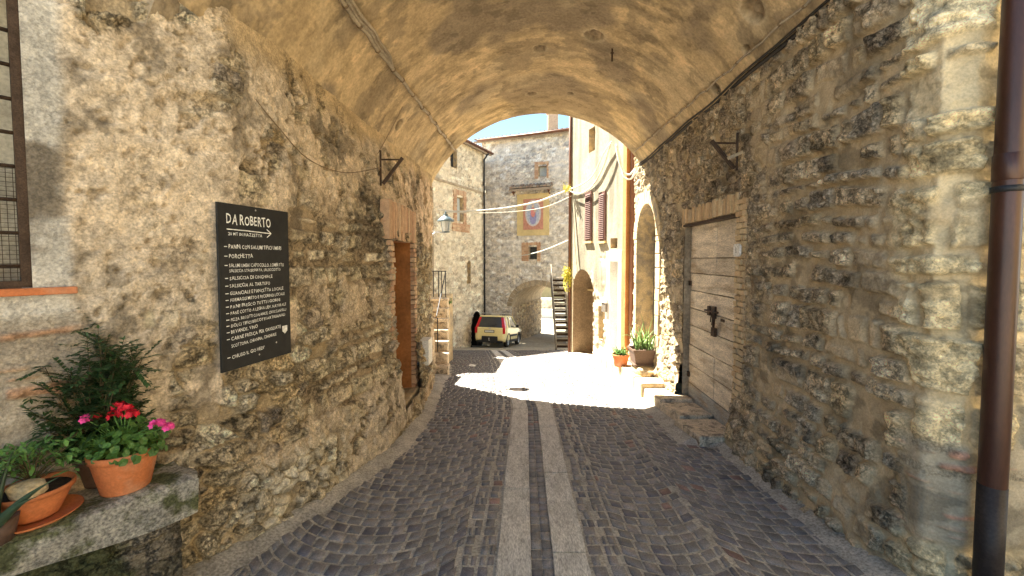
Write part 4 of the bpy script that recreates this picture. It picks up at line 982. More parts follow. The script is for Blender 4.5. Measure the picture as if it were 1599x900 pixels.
# dark shrub behind
sb = Vector((-2.02, 1.98, zbt)); shrub = thing('shrub', 'dark green pinnate leaved shrub rising behind the geranium pot', 'shrub', sb)
mb = MB(); ms = MB(); pot(shrub, sb+Vector((-.0, 0, .002)), .07, .10, .15, M['brown_plastic'])
tips = []
for i in range(90):
    px = rnd.uniform(2, 222); top_ = 508+abs(px-142)*.62+rnd.uniform(0, 30)
    py = rnd.uniform(top_, 690); dd = 1.93+rnd.uniform(-.10, .12)+(0 if px > 90 else -.04); tips.append(W(px, py, dd))
tips += [W(145, 508, 1.98), W(135, 520, 1.97), W(160, 530, 1.96), W(222, 560, 1.90), W(212, 575, 1.9), W(118, 545, 1.97)]
for tp in tips:
    base = sb+Vector((0, 0, .14)); mid = (base+tp)/2+Vector((rnd.uniform(-.03, .03), rnd.uniform(-.03, .03), .05)); pts = []
    for k in range(9): t = k/8; pts.append(base*(1-t)**2+mid*2*t*(1-t)+tp*t*t)
    ms.tube(pts, [.0045-.003*k/8 for k in range(9)], 5)
    for k in range(2, 9):
        for rep in range(2):
            d = (pts[k]-pts[k-1]).normalized(); side = (rv()+d*.4+Vector((0, 0, .15))).normalized(); L = rnd.uniform(.05, .095); e = pts[k]+side*L
            ms.tube([pts[k], e], .0012, 3)
            sv = side.cross(Vector((0, 0, 1))).normalized()
            for q in range(5):
                for sg in (-1, 1): leafquad(mb, pts[k]+side*(L*(q+1)/5), side*.7+sv*sg+Vector((0, 0, rnd.uniform(-.1, .3))), Vector((0, 0, 1)), rnd.uniform(.022, .036), .017, .25, .15, 2)
            leafquad(mb, e, side, Vector((0, 0, 1)), .025, .011, .25, .1, 2)
mb.build('foliage', M['leaf_dark'], shrub); ms.build('stems', M['stem'], shrub)
# agave at the left edge
ac = Vector((-2.02, 1.545, zbt)); ag = thing('agave', 'grey green cactus with thick pointed leaves at the left edge of the bench', 'plant', ac)
def blade(mb, p, tip, w, bend=.05, n=9, th=.35):
    p = Vector(p); tip = Vector(tip); d = tip-p; s_ = d.cross(Vector((0, 0, 1))).normalized(); u = s_.cross(d.normalized()); rows_ = []
    for k in range(n):
        t = k/(n-1); c = p+d*t+Vector((0, 0, bend*math.sin(math.pi*t))); ww = w*(1-t**2.2)*.5*(.8+.4*math.sin(math.pi*min(1, t*1.3)))+.0008
        rows_.append([c-s_*ww+u*ww*.35, c-u*ww*th, c+s_*ww+u*ww*.35, c+u*ww*th*.6])
    vs = [q for r__ in rows_ for q in r__]; mb.add(vs, [(i*4+k, i*4+(k+1) % 4, (i+1)*4+(k+1) % 4, (i+1)*4+k) for i in range(n-1) for k in range(4)]+[(3, 2, 1, 0)])
for tp, w in ((W(92, 745, 1.50), .05), (W(60, 775, 1.42), .05), (W(-30, 700, 1.5), .05), (W(-20, 820, 1.42), .06), (W(20, 705, 1.6), .045), (W(-60, 760, 1.5), .06)):
    mb = MB(); blade(mb, ac+Vector((0, 0, .02)), tp, w, .03); mb.build('leaf', M['agave'], ag, smooth=True)
mb = MB(); mb.lathe(ac, [(0, 0), (.06, 0), (.075, .09), (.07, .09), (0, .08)], 20); mb.build('pot', M['brown_plastic'], ag, smooth=True)
# weeds by the right corner
mb = MB()
for i in range(60):
    c = Vector((rnd.uniform(2.42, 2.75), rnd.uniform(1.9, 2.02), H(2)+.0)); leafquad(mb, c, rv()+Vector((0, 0, 1.6)), Vector((0, -1, 0)), rnd.uniform(.05, .14), .012, .2, .3, 3)
tag(mb.build('weeds', M['leaf_mid']), 'small green weeds at the foot of the right corner', 'weeds')

# ------------------------------------------------------------------ pots on the sunlit ledge
bx = G(1010, 600); by = 6.75
blk = rock((2.19, by, H(by)+.25+.085), .17, .30, .085, 'stone_block', M['warm_stone'], None, 9, 12); tag(blk, 'rough yellow stone block on the sunlit ledge under the brown planter', 'stone')
zb_ = H(by)+.25+.185
pc_ = Vector((2.19, by+.05, zb_)); pl_ = thing('planter', 'brown rectangular planter with a spiky aloe on the yellow stone block', 'potted plant', pc_)
def trough(parent, c, sx, sy, h, m):
    mb = MB(); vs = []
    for z, k in ((0, .80), (h*.85, .98), (h*.86, 1.05), (h, 1.05), (h, .95), (h*.8, .92)):
        for a, b in ((-1, -1), (1, -1), (1, 1), (-1, 1)): vs.append(Vector(c)+Vector((a*sx/2*k, b*sy/2*k, z)))
    mb.add(vs, [(i*4+k, i*4+(k+1) % 4, (i+1)*4+(k+1) % 4, (i+1)*4+k) for i in range(5) for k in range(4)]+[(3, 2, 1, 0), (20, 21, 22, 23)]); mb.build('trough', m, parent)
    mb = MB(); mb.box(Vector(c)+Vector((0, 0, -.008)), (sx*.98, sy*.98, .022)); mb.build('tray', m, parent, bevel=.004)
trough(pl_, pc_+Vector((0, 0, .012)), .40, .36, .24, M['brown_plastic'])
mb = MB()
for i in range(34):
    a = rnd.uniform(0, 6.28); L = rnd.uniform(.28, .62); el = rnd.uniform(.25, 1.35); p = pc_+Vector((rnd.uniform(-.12, .12), rnd.uniform(-.1, .1), .22)); tp = p+Vector((math.cos(a)*math.cos(el), math.sin(a)*math.cos(el), math.sin(el)))*L
    blade(mb, p, tp-Vector((0, 0, .10 if el < .8 else 0)), rnd.uniform(.02, .034), .12 if el < .8 else .03)
mb.build('foliage', M['aloe'], pl_, smooth=True)
y7 = 7.62; oc = Vector((2.04, y7, H(y7)+.262)); op = thing('potted_succulent', 'small orange pot of short green succulent leaves on the ledge', 'potted plant', oc)
pot(op, oc, .115, .155, .23, M['terracotta'])
mb = MB()
for i in range(46):
    a = rnd.uniform(0, 6.28); L = rnd.uniform(.10, .22); el = rnd.uniform(.3, 1.4); p = oc+Vector((rnd.uniform(-.09, .09), rnd.uniform(-.09, .09), .2)); tp = p+Vector((math.cos(a)*math.cos(el), math.sin(a)*math.cos(el), math.sin(el)))*L
    blade(mb, p, tp, rnd.uniform(.02, .035), .02)
mb.build('foliage', M['leaf_light'], op, smooth=True)
pp = G(735, 573); mb = MB(); q = [pp+Vector((-.05, -.02, .02)), pp+Vector((.10, -.05, .02)), pp+Vector((.12, .05, .03)), pp+Vector((-.02, .07, .05))]
mb.add(q+[v+Vector((0, 0, .0015)) for v in q], [(3, 2, 1, 0), (4, 5, 6, 7), (0, 1, 5, 4), (1, 2, 6, 5), (2, 3, 7, 6), (3, 0, 4, 7)]); tag(mb.build('paper_scrap', M['white_paint']), 'crumpled white paper scrap lying on the shaded street', 'litter')
# ================================================================== THE COURT BEYOND
# --- cream facade on the right
q0, q1 = (3.35, 9.50), (2.03, 14.0); FF = Frame(q0, q1, -1)
house = thing('plastered_house', 'tall sunlit cream plastered house with brown shutters on the right of the street', 'house', (2.6, 12, H(12)))
def op_px(fr, x0, x1, y0, y1, ar=0):
    xm = (x0+x1)/2; s0, s1 = sorted((fr.px(x0, (y0+y1)/2)[0], fr.px(x1, (y0+y1)/2)[0])); zt_ = fr.px(xm, y0)[1]; zb2 = fr.px(xm, y1)[1]
    return [s0, s1, zb2, zt_, (s1-s0)/2 if ar is True else ar]
sh1 = op_px(FF, 917, 926, 300, 376); sh2 = op_px(FF, 938.5, 947.5, 300, 376)
nic = op_px(FF, 896, 927, 421, 549, True); nic[2] = H(13.2)-.1
up_w = op_px(FF, 921, 931, 200, 237); drw = op_px(FF, 956, 969, 408, 545); drw[2] = H(11)+.05; gw = op_px(FF, 936, 943, 478, 530); sw = op_px(FF, 955, 966, 372, 388)
def cream_look(u, v):
    h, c, m = rubble(u, v, .24, .16, .03, PAL_W, (.50, .43, .30), 401, .15)
    n = fbm(u*1.2, v*1.2, 5, 402); pl = sst(-.3, .5, v-1.0+2.2*(n-.5)+.5*sst(2.6, 3.6, u)*0)
    pl = np.clip(pl+sst(3.4, 3.6, u)*.8, 0, 1)
    pc = np.array((.36, .32, .235))*(.75+.35*fbm(u*2, v*.7, 5, 403))[..., None]; pc = mixc(pc, pc*.62, sst(.55, .72, fbm(u*3.5, v*.5, 4, 404)))
    low = sst(1.2, .2, v)[..., None]*sst(3.2, 3.5, u)[..., None]; pc = pc*(1-low)+np.array((.40, .30, .18))*low
    return h*(1-pl)+(.035+.012*(fbm(u*3, v*3, 3, 405)-.5))*pl, mixc(c, pc, pl)
wall_line('wall', q0, q1, H(14)-.3, 9.5, .035, cream_look, M['cream'], house, openings=[nic, up_w, drw, gw, sw], side=-1)
p3 = (6.5, 15.2); wall_line('wall', q1, p3, H(15)-.4, 9.5, .12, lambda u, v: rubble(u, v, .3, .2, .03, PAL_W, (.45, .38, .28), 407), M['far_masonry'], house, side=-1)
mb = MB(); mb.box((4.9, 12.4, 9.7), (4.6, 5.6, .3)); mb.build('roof', M['plain_stone'], house)
mb = MB(); FF.tray(mb, nic, .9, front=.03); nn1 = mb.build('archway', M['orange_plaster'], house); nn1['label'] = 'arched recess in the cream wall'
M['recess'] = surf('brown_recess_plaster', (.27, .19, .11), var=.3, vs=2.5, fine=.2, bump=.4, bs=20, bd=.01); nn1.data.materials[0] = M['recess']
mb = MB(); FF.box(mb, nic[0]+.2, nic[0]+.75, -.90, -.87, H(13)+1.75, H(13)+2.15); world_child(mb.build('plaque', M['ochre']), nn1)
mb = MB(); FF.box(mb, nic[0]+.0, nic[1], -.6, -.5, nic[3]-.75, nic[3]-.68); world_child(mb.build('beam', M['ochre']), nn1)
for o_ in (sh1, sh2):
    mb = MB(); FF.box(mb, o_[0]-.02, o_[1]+.02, .04, .075, o_[2], o_[3]); w_o = mb.build('shutter', M['shutter'], house)
    mb = MB(); n = 24
    for k in range(n):
        z = o_[2]+.05+(o_[3]-o_[2]-.1)*k/n; c = FF.P((o_[0]+o_[1])/2, .082, z+.02); a = FF.n*.5+Vector((0, 0, -.86)); mb.box(c, (o_[1]-o_[0]-.06, .008, .045), axes=(FF.d, FF.n.cross(FF.d).cross(a).normalized() if False else (FF.n*.86+Vector((0, 0, .5))).normalized(), a.normalized()))
    world_child(mb.build('slats', M['shutter']), w_o)
    mb = MB(); FF.box(mb, o_[0]-.07, o_[1]+.07, .03, .11, o_[2]-.08, o_[2]-.02); world_child(mb.build('window_sill', M['ochre']), w_o)
for o_, dm, nm in ((up_w, M['glass_dark'], 'window'), (gw, M['rust'], 'window'), (sw, M['glass_dark'], 'window')):
    mb = MB(); FF.tray(mb, o_, .2, front=.035, back=False); w_o = mb.build(nm, M['warm_stone'], house); mb = MB(); FF.box(mb, o_[0], o_[1], -.2, -.17, o_[2], o_[3]); world_child(mb.build('pane', dm), w_o)
mb = MB(); FF.tray(mb, drw, .25, front=.035, back=False); w_o = mb.build('door', M['white_paint'], house); mb = MB(); FF.box(mb, drw[0], drw[1], -.25, -.2, drw[2], drw[3]); world_child(mb.build('door_panel', M['grey_wood']), w_o)
mb = MB(); FF.box(mb, drw[0]-.16, drw[0], .03, .09, drw[2], drw[3]); FF.box(mb, drw[1], drw[1]+.16, .03, .09, drw[2], drw[3]); FF.box(mb, drw[0]-.16, drw[1]+.16, .03, .095, drw[3], drw[3]+.28); world_child(mb.build('door_frame', M['white_paint']), w_o)
# pilaster and its pipes
mb = MB(); pa = W(977, 400, 9.6); pb = W(994, 400, 9.6); mb.box(((pa.x+pb.x)/2+.25, 9.75, 4.0), (pb.x-pa.x+.5, .3, 11)); o = mb.build('pilaster', M['orange_plaster'], house)
mb = MB(); pa = W(990, 400, 9.3); mb.tube([(pa.x+.02, 9.55, H(9.5)), (pa.x+.02, 9.55, 9.3)], .055, 12); tag(mb.build('downpipe', M['gutter'], smooth=True), 'brown downpipe beside the orange pilaster and the sunlit portal', 'drainpipe')
mb = MB(); pa = W(889.5, 400, 14.0); mb.tube([(pa.x+.0, 13.98, H(14)), (pa.x, 13.98, 9.3)], .05, 12); tag(mb.build('downpipe', M['gutter'], smooth=True), 'rust red downpipe on the far edge of the cream plastered house', 'drainpipe')
# mailbox
sx_, zx_ = FF.px(950, 476); mbx = thing('mailbox', 'small grey mailbox with a white lid on the cream house wall', 'mailbox', FF.P(sx_, .1, zx_-.2))
mb = MB(); FF.box(mb, sx_-.11, sx_+.11, .04, .16, zx_-.20, zx_+.05); mb.build('box', M['grey_wood'], mbx); mb = MB(); FF.box(mb, sx_-.12, sx_+.12, .04, .18, zx_+.05, zx_+.20); mb.build('lid', M['white_paint'], mbx, bevel=.02)
# flowers on the house corner
def tuft(c, r, n, m, name, label, cat, L=.10, sq=(1, 1, 1)):
    mb = MB()
    for i in range(n):
        v = rv(); p = Vector(c)+Vector((v.x*r*sq[0], v.y*r*sq[1], v.z*r*sq[2]))*rnd.random()**.5; leafquad(mb, p, rv()+Vector((0, 0, -.3)), Vector((0, 0, 1)), L*rnd.uniform(.6, 1.2), L*.5, .2, .2, 2)
    return tag(mb.build(name, m), label, cat)
tuft(W(885, 433, 13.75), .36, 330, M['yellow'], 'flowering_plant', 'yellow flowering plant hanging beside the steep grey stair', 'plant', .085, (.42, .5, 1.35))
tuft(W(885, 294, 13.8), .16, 80, M['yellow'], 'flowering_plant', 'small yellow flower tuft high on the cream house corner', 'plant', .08)
# --- steep external stair
st_ = thing('outdoor_stair', 'steep narrow grey stair with open treads and a pale handrail', 'stairs', (2.0, 16.5, H(16.5)))
y0_, x0_, x1_ = 16.4, W(868, 540, 16.4).x, W(890, 540, 16.4).x; z0_ = H(16.4); K = 13
for k in range(K):
    mb = MB(); mb.box(((x0_+x1_)/2, y0_+.17*k, z0_+.215*(k+1)), (x1_-x0_, .22, .04)); mb.build('tread', M['grey_wood'], st_)
    mb = MB(); mb.box(((x0_+x1_)/2, y0_+.17*k+.11, z0_+.215*(k+.5)), (x1_-x0_, .02, .10)); mb.build('riser', M['rust'], st_) if k % 1 == 0 else None
for xx in (x0_, x1_):
    mb = MB(); a = Vector((xx, y0_-.1, z0_+.05)); b = Vector((xx, y0_+.17*K, z0_+.215*K+.05)); d = (b-a).normalized(); mb.box((a+b)/2, (.05, .22, (b-a).length), axes=(Vector((1, 0, 0)), Vector((1, 0, 0)).cross(d)*-1, d)); mb.build('stringer', M['grey_wood'], st_)
mb = MB(); mb.tube([(x0_, y0_-.1, z0_+.1), (x0_, y0_-.08, z0_+.6), (x0_, y0_+.17*K, z0_+.215*K+.62)], .02, 8)
for k in (5, 8, 12): mb.tube([(x0_, y0_+.17*k, z0_+.215*k), (x0_, y0_+.17*k, z0_+.215*k+.6)], .015, 6)
mb.build('handrail', M['grey_wood'], st_, smooth=True)

# --- left far house
l0, l1 = (-6.6, 10.9), (-1.48, 22.0); FLh = Frame(l0, l1, 1)
lh = thing('stone_house', 'tall shaded rubble stone house with an arrow slit behind the parked car', 'house', (-1.48, 22, H(22)))
w1 = op_px(FLh, 702, 712, 236, 262); w2 = op_px(FLh, 712, 722, 309, 346); slit = op_px(FLh, 729, 733.5, 407, 443, True); dk = op_px(FLh, 735, 751, 486, 534, .9); dk[2] = H(21.5)-.1; dk[1] = min(dk[1], FLh.L-.12)
def far_look(s, pal, mort, dens=.1):
    def f_(u, v):
        h, c, m = rubble(u, v, .30, .17, .05, pal, mort, s, dens, .4, .008)
        n = fbm(u*.6, v*.6, 4, s+60); k = sst(.45, .65, n); c = mixc(c, c*0+np.array(mort)*1.1, k*.5)
        d = sst(.62, .72, fbm(u*3.1, v*4.2, 3, s+61)); return h, np.clip(mixc(c, c*.5, d*.6)*1.15+.03, 0, .8)
    return f_
wall_line('wall', l0, l1, H(22)-.5, 7.2, .05, far_look(501, PAL_W, (.52, .45, .33)), M['far_masonry'], lh, openings=[w1, w2, slit, dk], side=1)
wall_line('wall', l1, (-1.75, 24.3), H(22)-.5, 7.2, .06, far_look(511, PAL_F, (.44, .40, .35)), M['far_masonry'], lh, side=1)
for o_, pm_ in ((w1, 'glass_dark'), (w2, 'light_shutter'), (slit, 'room_dark')):
    mb = MB(); FLh.tray(mb, o_, .22, front=.06, back=False); w_o = mb.build('window', M['warm_stone'], lh); mb = MB(); FLh.panel(mb, o_, -.22, -.15); world_child(mb.build('pane', M[pm_]), w_o)
mb = MB(); brick_field(mb, FLh, w2[0]-.28, w2[0], w2[2]-.1, w2[3]+.1, 0, .07, .25, .09); brick_field(mb, FLh, w2[1], w2[1]+.28, w2[2]-.1, w2[3]+.1, 0, .07, .25, .09); brick_field(mb, FLh, w2[0]-.28, w2[1]+.28, w2[3]+.1, w2[3]+.35, 0, .07, .25, .09, vertical=True); brick_field(mb, FLh, w2[0]-.4, w2[1]+.6, w2[2]-.5, w2[2]-.1, 0, .07, .25, .09)
mb.build('brick_surround', M['brick'], lh)
mb = MB(); FLh.tray(mb, dk, .8, front=.05); mb.build('dark_doorway', M['room_dark'], lh)
# string course, eave, roof
mb = MB(); zs_ = FLh.px(720, 292)[1]; FLh.box(mb, 0, FLh.L, .02, .09, zs_-.05, zs_+.05); mb.build('string_course', M['plain_stone'], lh)
TILES = [(.30, .25, .19), (.36, .30, .23), (.27, .19, .13), (.34, .24, .17), (.23, .20, .17)]
def tiled_roof(parent, fr, s0, s1, z, depth, rise, over=.35, step=.22, name='roof'):
    ms = MB(); vs = [fr.P(s0, over, z-.02), fr.P(s1, over, z-.02), fr.P(s1, -depth, z+rise*(depth+over)), fr.P(s0, -depth, z+rise*(depth+over))]
    low = [v-Vector((0, 0, .12)) for v in vs]; ms.add(low+vs, [(3, 2, 1, 0), (4, 5, 6, 7), (0, 1, 5, 4), (1, 2, 6, 5), (2, 3, 7, 6), (3, 0, 4, 7)], (.3, .24, .18))
    n = int((s1-s0)/step); rows_ = max(2, int((depth+over)/.42)); dirn = (fr.n*-1+Vector((0, 0, rise))).normalized()
    for i in range(n):
        a = s0+(i+.5)*(s1-s0)/n
        for r__ in range(rows_):
            col = rnd.choice(TILES); k = rnd.uniform(.8, 1.15); col = tuple(q*k for q in col)
            p = fr.P(a+rnd.uniform(-.01, .01), over+.03, z)+dirn*(r__*(depth+over)/rows_/1.0*math.sqrt(1+rise*rise)); L = (depth+over)/rows_*math.sqrt(1+rise*rise)+.05; vs = []
            for e, rr_ in ((0, .085), (L, .07)):
                for q in range(6): an = math.pi*q/5; vs.append(p+dirn*e+fr.d*(math.cos(an)*rr_)+Vector((0, 0, math.sin(an)*rr_+(.025 if e == 0 else 0))))
            ms.add(vs, [(q, q+1, q+7, q+6) for q in range(5)]+[(0, 5, 4, 3, 2, 1)], col)
    return ms.build(name, M['tile'], parent)
tiled_roof(lh, FLh, 5.0, FLh.L+.2, 7.2, 3.5, .3)
mb = MB(); mb.tube([FLh.P(5, .42, 7.18), FLh.P(FLh.L+.2, .42, 7.18)], .06, 8); sdp = FLh.L-.25
mb.build('gutter', M['gutter'], lh, smooth=True)
mb = MB(); mb.tube([FLh.P(sdp, .42, 7.15), FLh.P(sdp, .14, 6.8), FLh.P(sdp, .14, H(21.8)+1.2)], .05, 8); tag(mb.build('downpipe', M['iron'], smooth=True), 'long dark downpipe on the corner of the shaded stone house', 'drainpipe')

# --- far house with the arch
f0, f1 = (-1.75, 24.05), (6.3, 20.74); FH = Frame(f0, f1, 1)
fh = thing('arched_stone_house', 'grey stone house with a painted niche above an arched passage', 'house', (1, 23, H(23)))
so = op_px(FH, 800, 872, 447, 540, 0); s0a = so[0]; s1a = s0a+3.15; arch = (s0a, s1a, H(23)-.6, FH.px(845, 446)[1], 1.25)
fw1 = op_px(FH, 841, 854, 260, 276); fw2 = op_px(FH, 826, 839, 386, 405)
wall_line('wall', f0, f1, H(24)-.7, 8.35, .05, far_look(521, PAL_F, (.50, .47, .42), .06), M['far_masonry'], fh, openings=[arch, fw1, fw2], side=1)
for o_, pm_ in ((fw1, 'light_shutter'), (fw2, 'glass_dark')):
    mb = MB(); FH.tray(mb, o_, .25, front=.06, back=False); w_o = mb.build('window', M['plain_stone'], fh); mb = MB(); FH.box(mb, o_[0], o_[1], -.25, -.2, o_[2], o_[3]); world_child(mb.build('pane', M[pm_]), w_o)
for o_, m_ in ((fw1, .22), (fw2, .42)):
    mb = MB(); brick_field(mb, FH, o_[0]-m_, o_[0], o_[2]-.1, o_[3]+.1, 0, .075, .25, .09); brick_field(mb, FH, o_[1], o_[1]+m_*.5, o_[2]-.1, o_[3]+.1, 0, .075, .25, .09); brick_field(mb, FH, o_[0]-m_, o_[1]+m_*.5, o_[3]+.1, o_[3]+.25, 0, .075, .25, .09, vertical=True); mb.build('brick_surround', M['brick'], fh)
# passage through it
D2 = 5.2
pr = profile(*arch, n=20); n = len(pr)
jj = np.linspace(0, 1, 60)
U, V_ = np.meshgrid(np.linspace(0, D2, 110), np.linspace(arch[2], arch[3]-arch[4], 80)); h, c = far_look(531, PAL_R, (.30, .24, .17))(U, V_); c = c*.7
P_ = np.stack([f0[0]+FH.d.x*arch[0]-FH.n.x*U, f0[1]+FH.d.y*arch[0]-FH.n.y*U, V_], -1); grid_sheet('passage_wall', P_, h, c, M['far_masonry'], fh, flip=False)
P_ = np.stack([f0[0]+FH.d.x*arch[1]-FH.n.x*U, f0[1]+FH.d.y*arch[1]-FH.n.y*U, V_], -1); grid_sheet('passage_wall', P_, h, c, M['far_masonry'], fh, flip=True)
mb = MB()
ap = profile(*arch, n=20)[2:]
for k in range(len(ap)-1): (a, z), (b, z2) = ap[k], ap[k+1]; mb.add([FH.P(a, .03, z), FH.P(b, .03, z2), FH.P(b, -D2, z2), FH.P(a, -D2, z)], [(0, 1, 2, 3)])
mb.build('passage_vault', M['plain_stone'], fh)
mb = MB(); FH.box(mb, .6, s0a-.04, -D2, -.6, H(24)-.7, 8.2); FH.box(mb, s1a+.06, FH.L, -D2, -.6, H(24)-.7, 8.2); FH.box(mb, s0a-.04, s1a+.06, -D2, -.6, arch[3]+.08, 8.2); mb.build('rear_mass', M['plain_stone'], fh)
for k in range(1): pass
mb = MB(); nv = 17; cu2 = (arch[0]+arch[1])/2; wa_ = (arch[1]-arch[0])/2; zs2 = arch[3]-arch[4]
for k in range(nv):
    a0, a1 = math.pi*(k+.05)/nv, math.pi*(k+.95)/nv; vs = []
    for nn_ in (-.05, .07):
        for (a, e) in ((a0, 0), (a1, 0), (a1, .3), (a0, .3)): vs.append(FH.P(cu2+(wa_+e)*math.cos(a), nn_, zs2+(arch[4]+e)*math.sin(a)))
    mb.add(vs, [(4, 5, 6, 7), (0, 4, 7, 3), (1, 2, 6, 5), (3, 7, 6, 2), (0, 1, 5, 4)], None)
mb.build('arch_ring', M['plain_stone'], fh)
# niche painting
fr_ = op_px(FH, 808, 858, 303, 368); pi_ = op_px(FH, 818, 849, 311, 359)
mb = MB(); FH.box(mb, fr_[0], fr_[1], .0, .08, fr_[2], fr_[3]); wf = mb.build('painted_niche', M['ochre'], fh)
mb = MB(); FH.box(mb, pi_[0], pi_[1], .08, .10, pi_[2], pi_[3], col=(.45, .22, .16))
ci = (pi_[0]+pi_[1])/2; zi = (pi_[2]+pi_[3])/2+.06; hw_ = (pi_[1]-pi_[0])/2*.8; hz_ = (pi_[3]-pi_[2])/2*.86
def oval(cx_, cz_, a_, b_, n_, col): mb.add([FH.P(cx_+a_*math.cos(t), n_, cz_+b_*math.sin(t)) for t in np.linspace(0, 2*math.pi, 25)[:-1]], [tuple(range(24))], col)
oval(ci, zi, hw_, hz_, .104, (.50, .46, .46)); oval(ci, zi, hw_*.8, hz_*.88, .107, (.38, .42, .52)); oval(ci, zi-.22, hw_*.42, hz_*.55, .110, (.26, .25, .42)); oval(ci, zi+.05, hw_*.30, hz_*.38, .113, (.55, .22, .20)); oval(ci, zi+hz_*.52, .075, .10, .116, (.55, .40, .30)); oval(ci+.12, zi+.12, .07, .09, .119, (.55, .42, .32))
world_child(mb.build('painting', M['paint_mark']), wf)
cn = op_px(FH, 800, 864, 288, 300); FC = Frame(f0, f1, 1)
tiled_roof(fh, FH, cn[0], cn[1], FH.px(832, 296)[1], .02, .45, over=.55, step=.2, name='canopy')
mb = MB()
for a in (cn[0]+.15, cn[1]-.2): mb.tube([FH.P(a, .03, fr_[3]-.05), FH.P(a, .45, FH.px(832, 298)[1])], .035, 6); FH.box(mb, a-.03, a+.03, 0, .5, FH.px(832, 298)[1]-.08, FH.px(832, 298)[1]-.02)
mb.build('canopy_brackets', M['gutter'], fh)
tiled_roof(fh, FH, -.3, FH.L, 8.35, 4.2, .26, over=.45, step=.24)
mb = MB(); mb.tube([FH.P(0, .52, 8.32), FH.P(FH.L, .52, 8.32)], .07, 8); mb.build('gutter', M['gutter'], fh, smooth=True)
cc = W(863, 200, 26.0); mb = MB(); mb.box((cc.x, 26, cc.z-.1), (.62, .62, 2.0), col=(.45, .32, .22)); mb.box((cc.x, 26, cc.z+.95), (.75, .75, .10), col=(.40, .30, .22)); mb.build('chimney', M['brick'], fh)
# --- low house with outdoor steps just past the vault on the left
ls = thing('low_house', 'low stone house with outdoor steps just past the passage on the left', 'house', (-2.5, 9, H(9)))
mb = MB(); mb.box((-4.3, 8.2, -.85), (5.0, .95, 3.7)); mb.box((-4.5, 11.8, .9), (4.0, 2.7, 5.6)); mb.build('walls', M['plain_stone'], ls)
for k in range(7):
    ya = 7.95+.24*k; zt2 = H(8)+.20*(k+1); xr = -.157*ya-.02
    mb = MB(); mb.box(((xr-2.2)/2, ya+.13, zt2-.03), (xr+2.2+.03, .29, .06), jit=.004); mb.box(((xr-2.2)/2, ya+.15, (zt2-.06+H(8)-.6)/2), (xr+2.2, .24, zt2-.06-H(8)+.6)); mb.build('step', M['step_stone'], ls, bevel=.006)
mb = MB(); xr = -1.56; zt3 = H(8)+1.4; mb.box((-1.9, 10.2, zt3-1.4), (.66, 1.2, 2.8)); mb.build('landing', M['warm_stone'], ls)
rl = thing('iron_railing', 'thin dark iron railing along the outdoor steps beside the vault end', 'railing', (xr, 9.5, zt3))
mb = MB()
for px in (677, 685, 690, 696): p = W(px, 467, 9.8); mb.tube([(p.x, 9.8, zt3-.05), (p.x, 9.8, zt3+.62)], .011, 6)
mb.tube([(W(676, 460, 9.8).x-.2, 9.8, zt3+.62), (W(697, 460, 9.8).x, 9.8, zt3+.62)], .013, 6); p = W(697, 560, 9.8)
mb.tube([(p.x, 9.8, zt3+.62), (p.x+.02, 8.4, H(8)+1.1)], .012, 6); mb.tube([(p.x+.05, 8.4, H(8)+1.1), (p.x+.05, 8.4, H(8)+.4)], .012, 6); mb.build('rails', M['iron'], rl)
tuft(W(701, 470, 9.75), .09, 60, M['leaf_mid'], 'small_plant', 'small green plant on the landing by the iron railing', 'plant', .07)
# lantern
lc_ = W(696, 352, 8.1); lt = thing('street_lantern', 'old glass street lantern on a curved wall bracket past the vault', 'street lamp', lc_)
mb = MB()
for k in range(4):
    a = math.pi/4+k*math.pi/2; mb.tube([lc_+Vector((math.cos(a)*.075, math.sin(a)*.075, -.13)), lc_+Vector((math.cos(a)*.115, math.sin(a)*.115, .08))], .007, 5)
mb.lathe(lc_, [(0, -.15), (.08, -.14), (.085, -.125), (0, -.12)], 4); mb.build('cage', M['teal_metal'], lt)
mb = MB(); mb.lathe(lc_, [(.17, .08), (.165, .095), (.07, .17), (.04, .18), (.045, .21), (.02, .23), (.02, .26), (0, .28)], 16); mb.build('cap', M['teal_metal'], lt, smooth=True)
mb = MB(); mb.lathe(lc_, [(.07, -.12), (.105, .075)], 4); mb.build('glass', M['lamp_glass'], lt)
mb = MB(); q = Vector((-1.62, 7.68, lc_.z-.30)); mb.tube([q, q+(lc_-q)*.5+Vector((0, 0, .0)), lc_+Vector((0, 0, -.15))], .014, 6); mb.tube([q+Vector((0, 0, .18)), lc_+Vector((0, 0, -.15))], .010, 6); mb.build('bracket', M['silver'], lt, smooth=True)
# --- overhead wires
def sag(a, b, s, n=8): return [a+(b-a)*(k/n)-Vector((0, 0, s*4*(k/n)*(1-k/n))) for k in range(n+1)]
A_ = Vector((-2.9, 13.0, W(680, 330, 13).z)); B_ = W(892, 298, 13.95)
wire('thick pale cable sagging across the street below the painted niche', [W(683, 327, 16), W(700, 330, 16), W(735, 330, 15.5), W(790, 325, 15), W(840, 315, 14.5), W(880, 300, 14), W(893, 296, 13.9)], .03, 'cable_white', 'overhead_cable', 'cable')
wire('thin pale wire just under the thick cable across the street', [W(683, 331, 16), W(740, 333, 15.5), W(800, 331, 15), W(850, 324, 14.5), W(893, 306, 13.9)], .012, 'cable_white', 'overhead_cable', 'cable')
wire('lower pale wire between the shaded house and the steep stair', [W(757, 403, 21.6), W(790, 403, 20), W(840, 394, 17), W(889, 375, 13.95)], .02, 'cable_white', 'overhead_cable', 'cable')
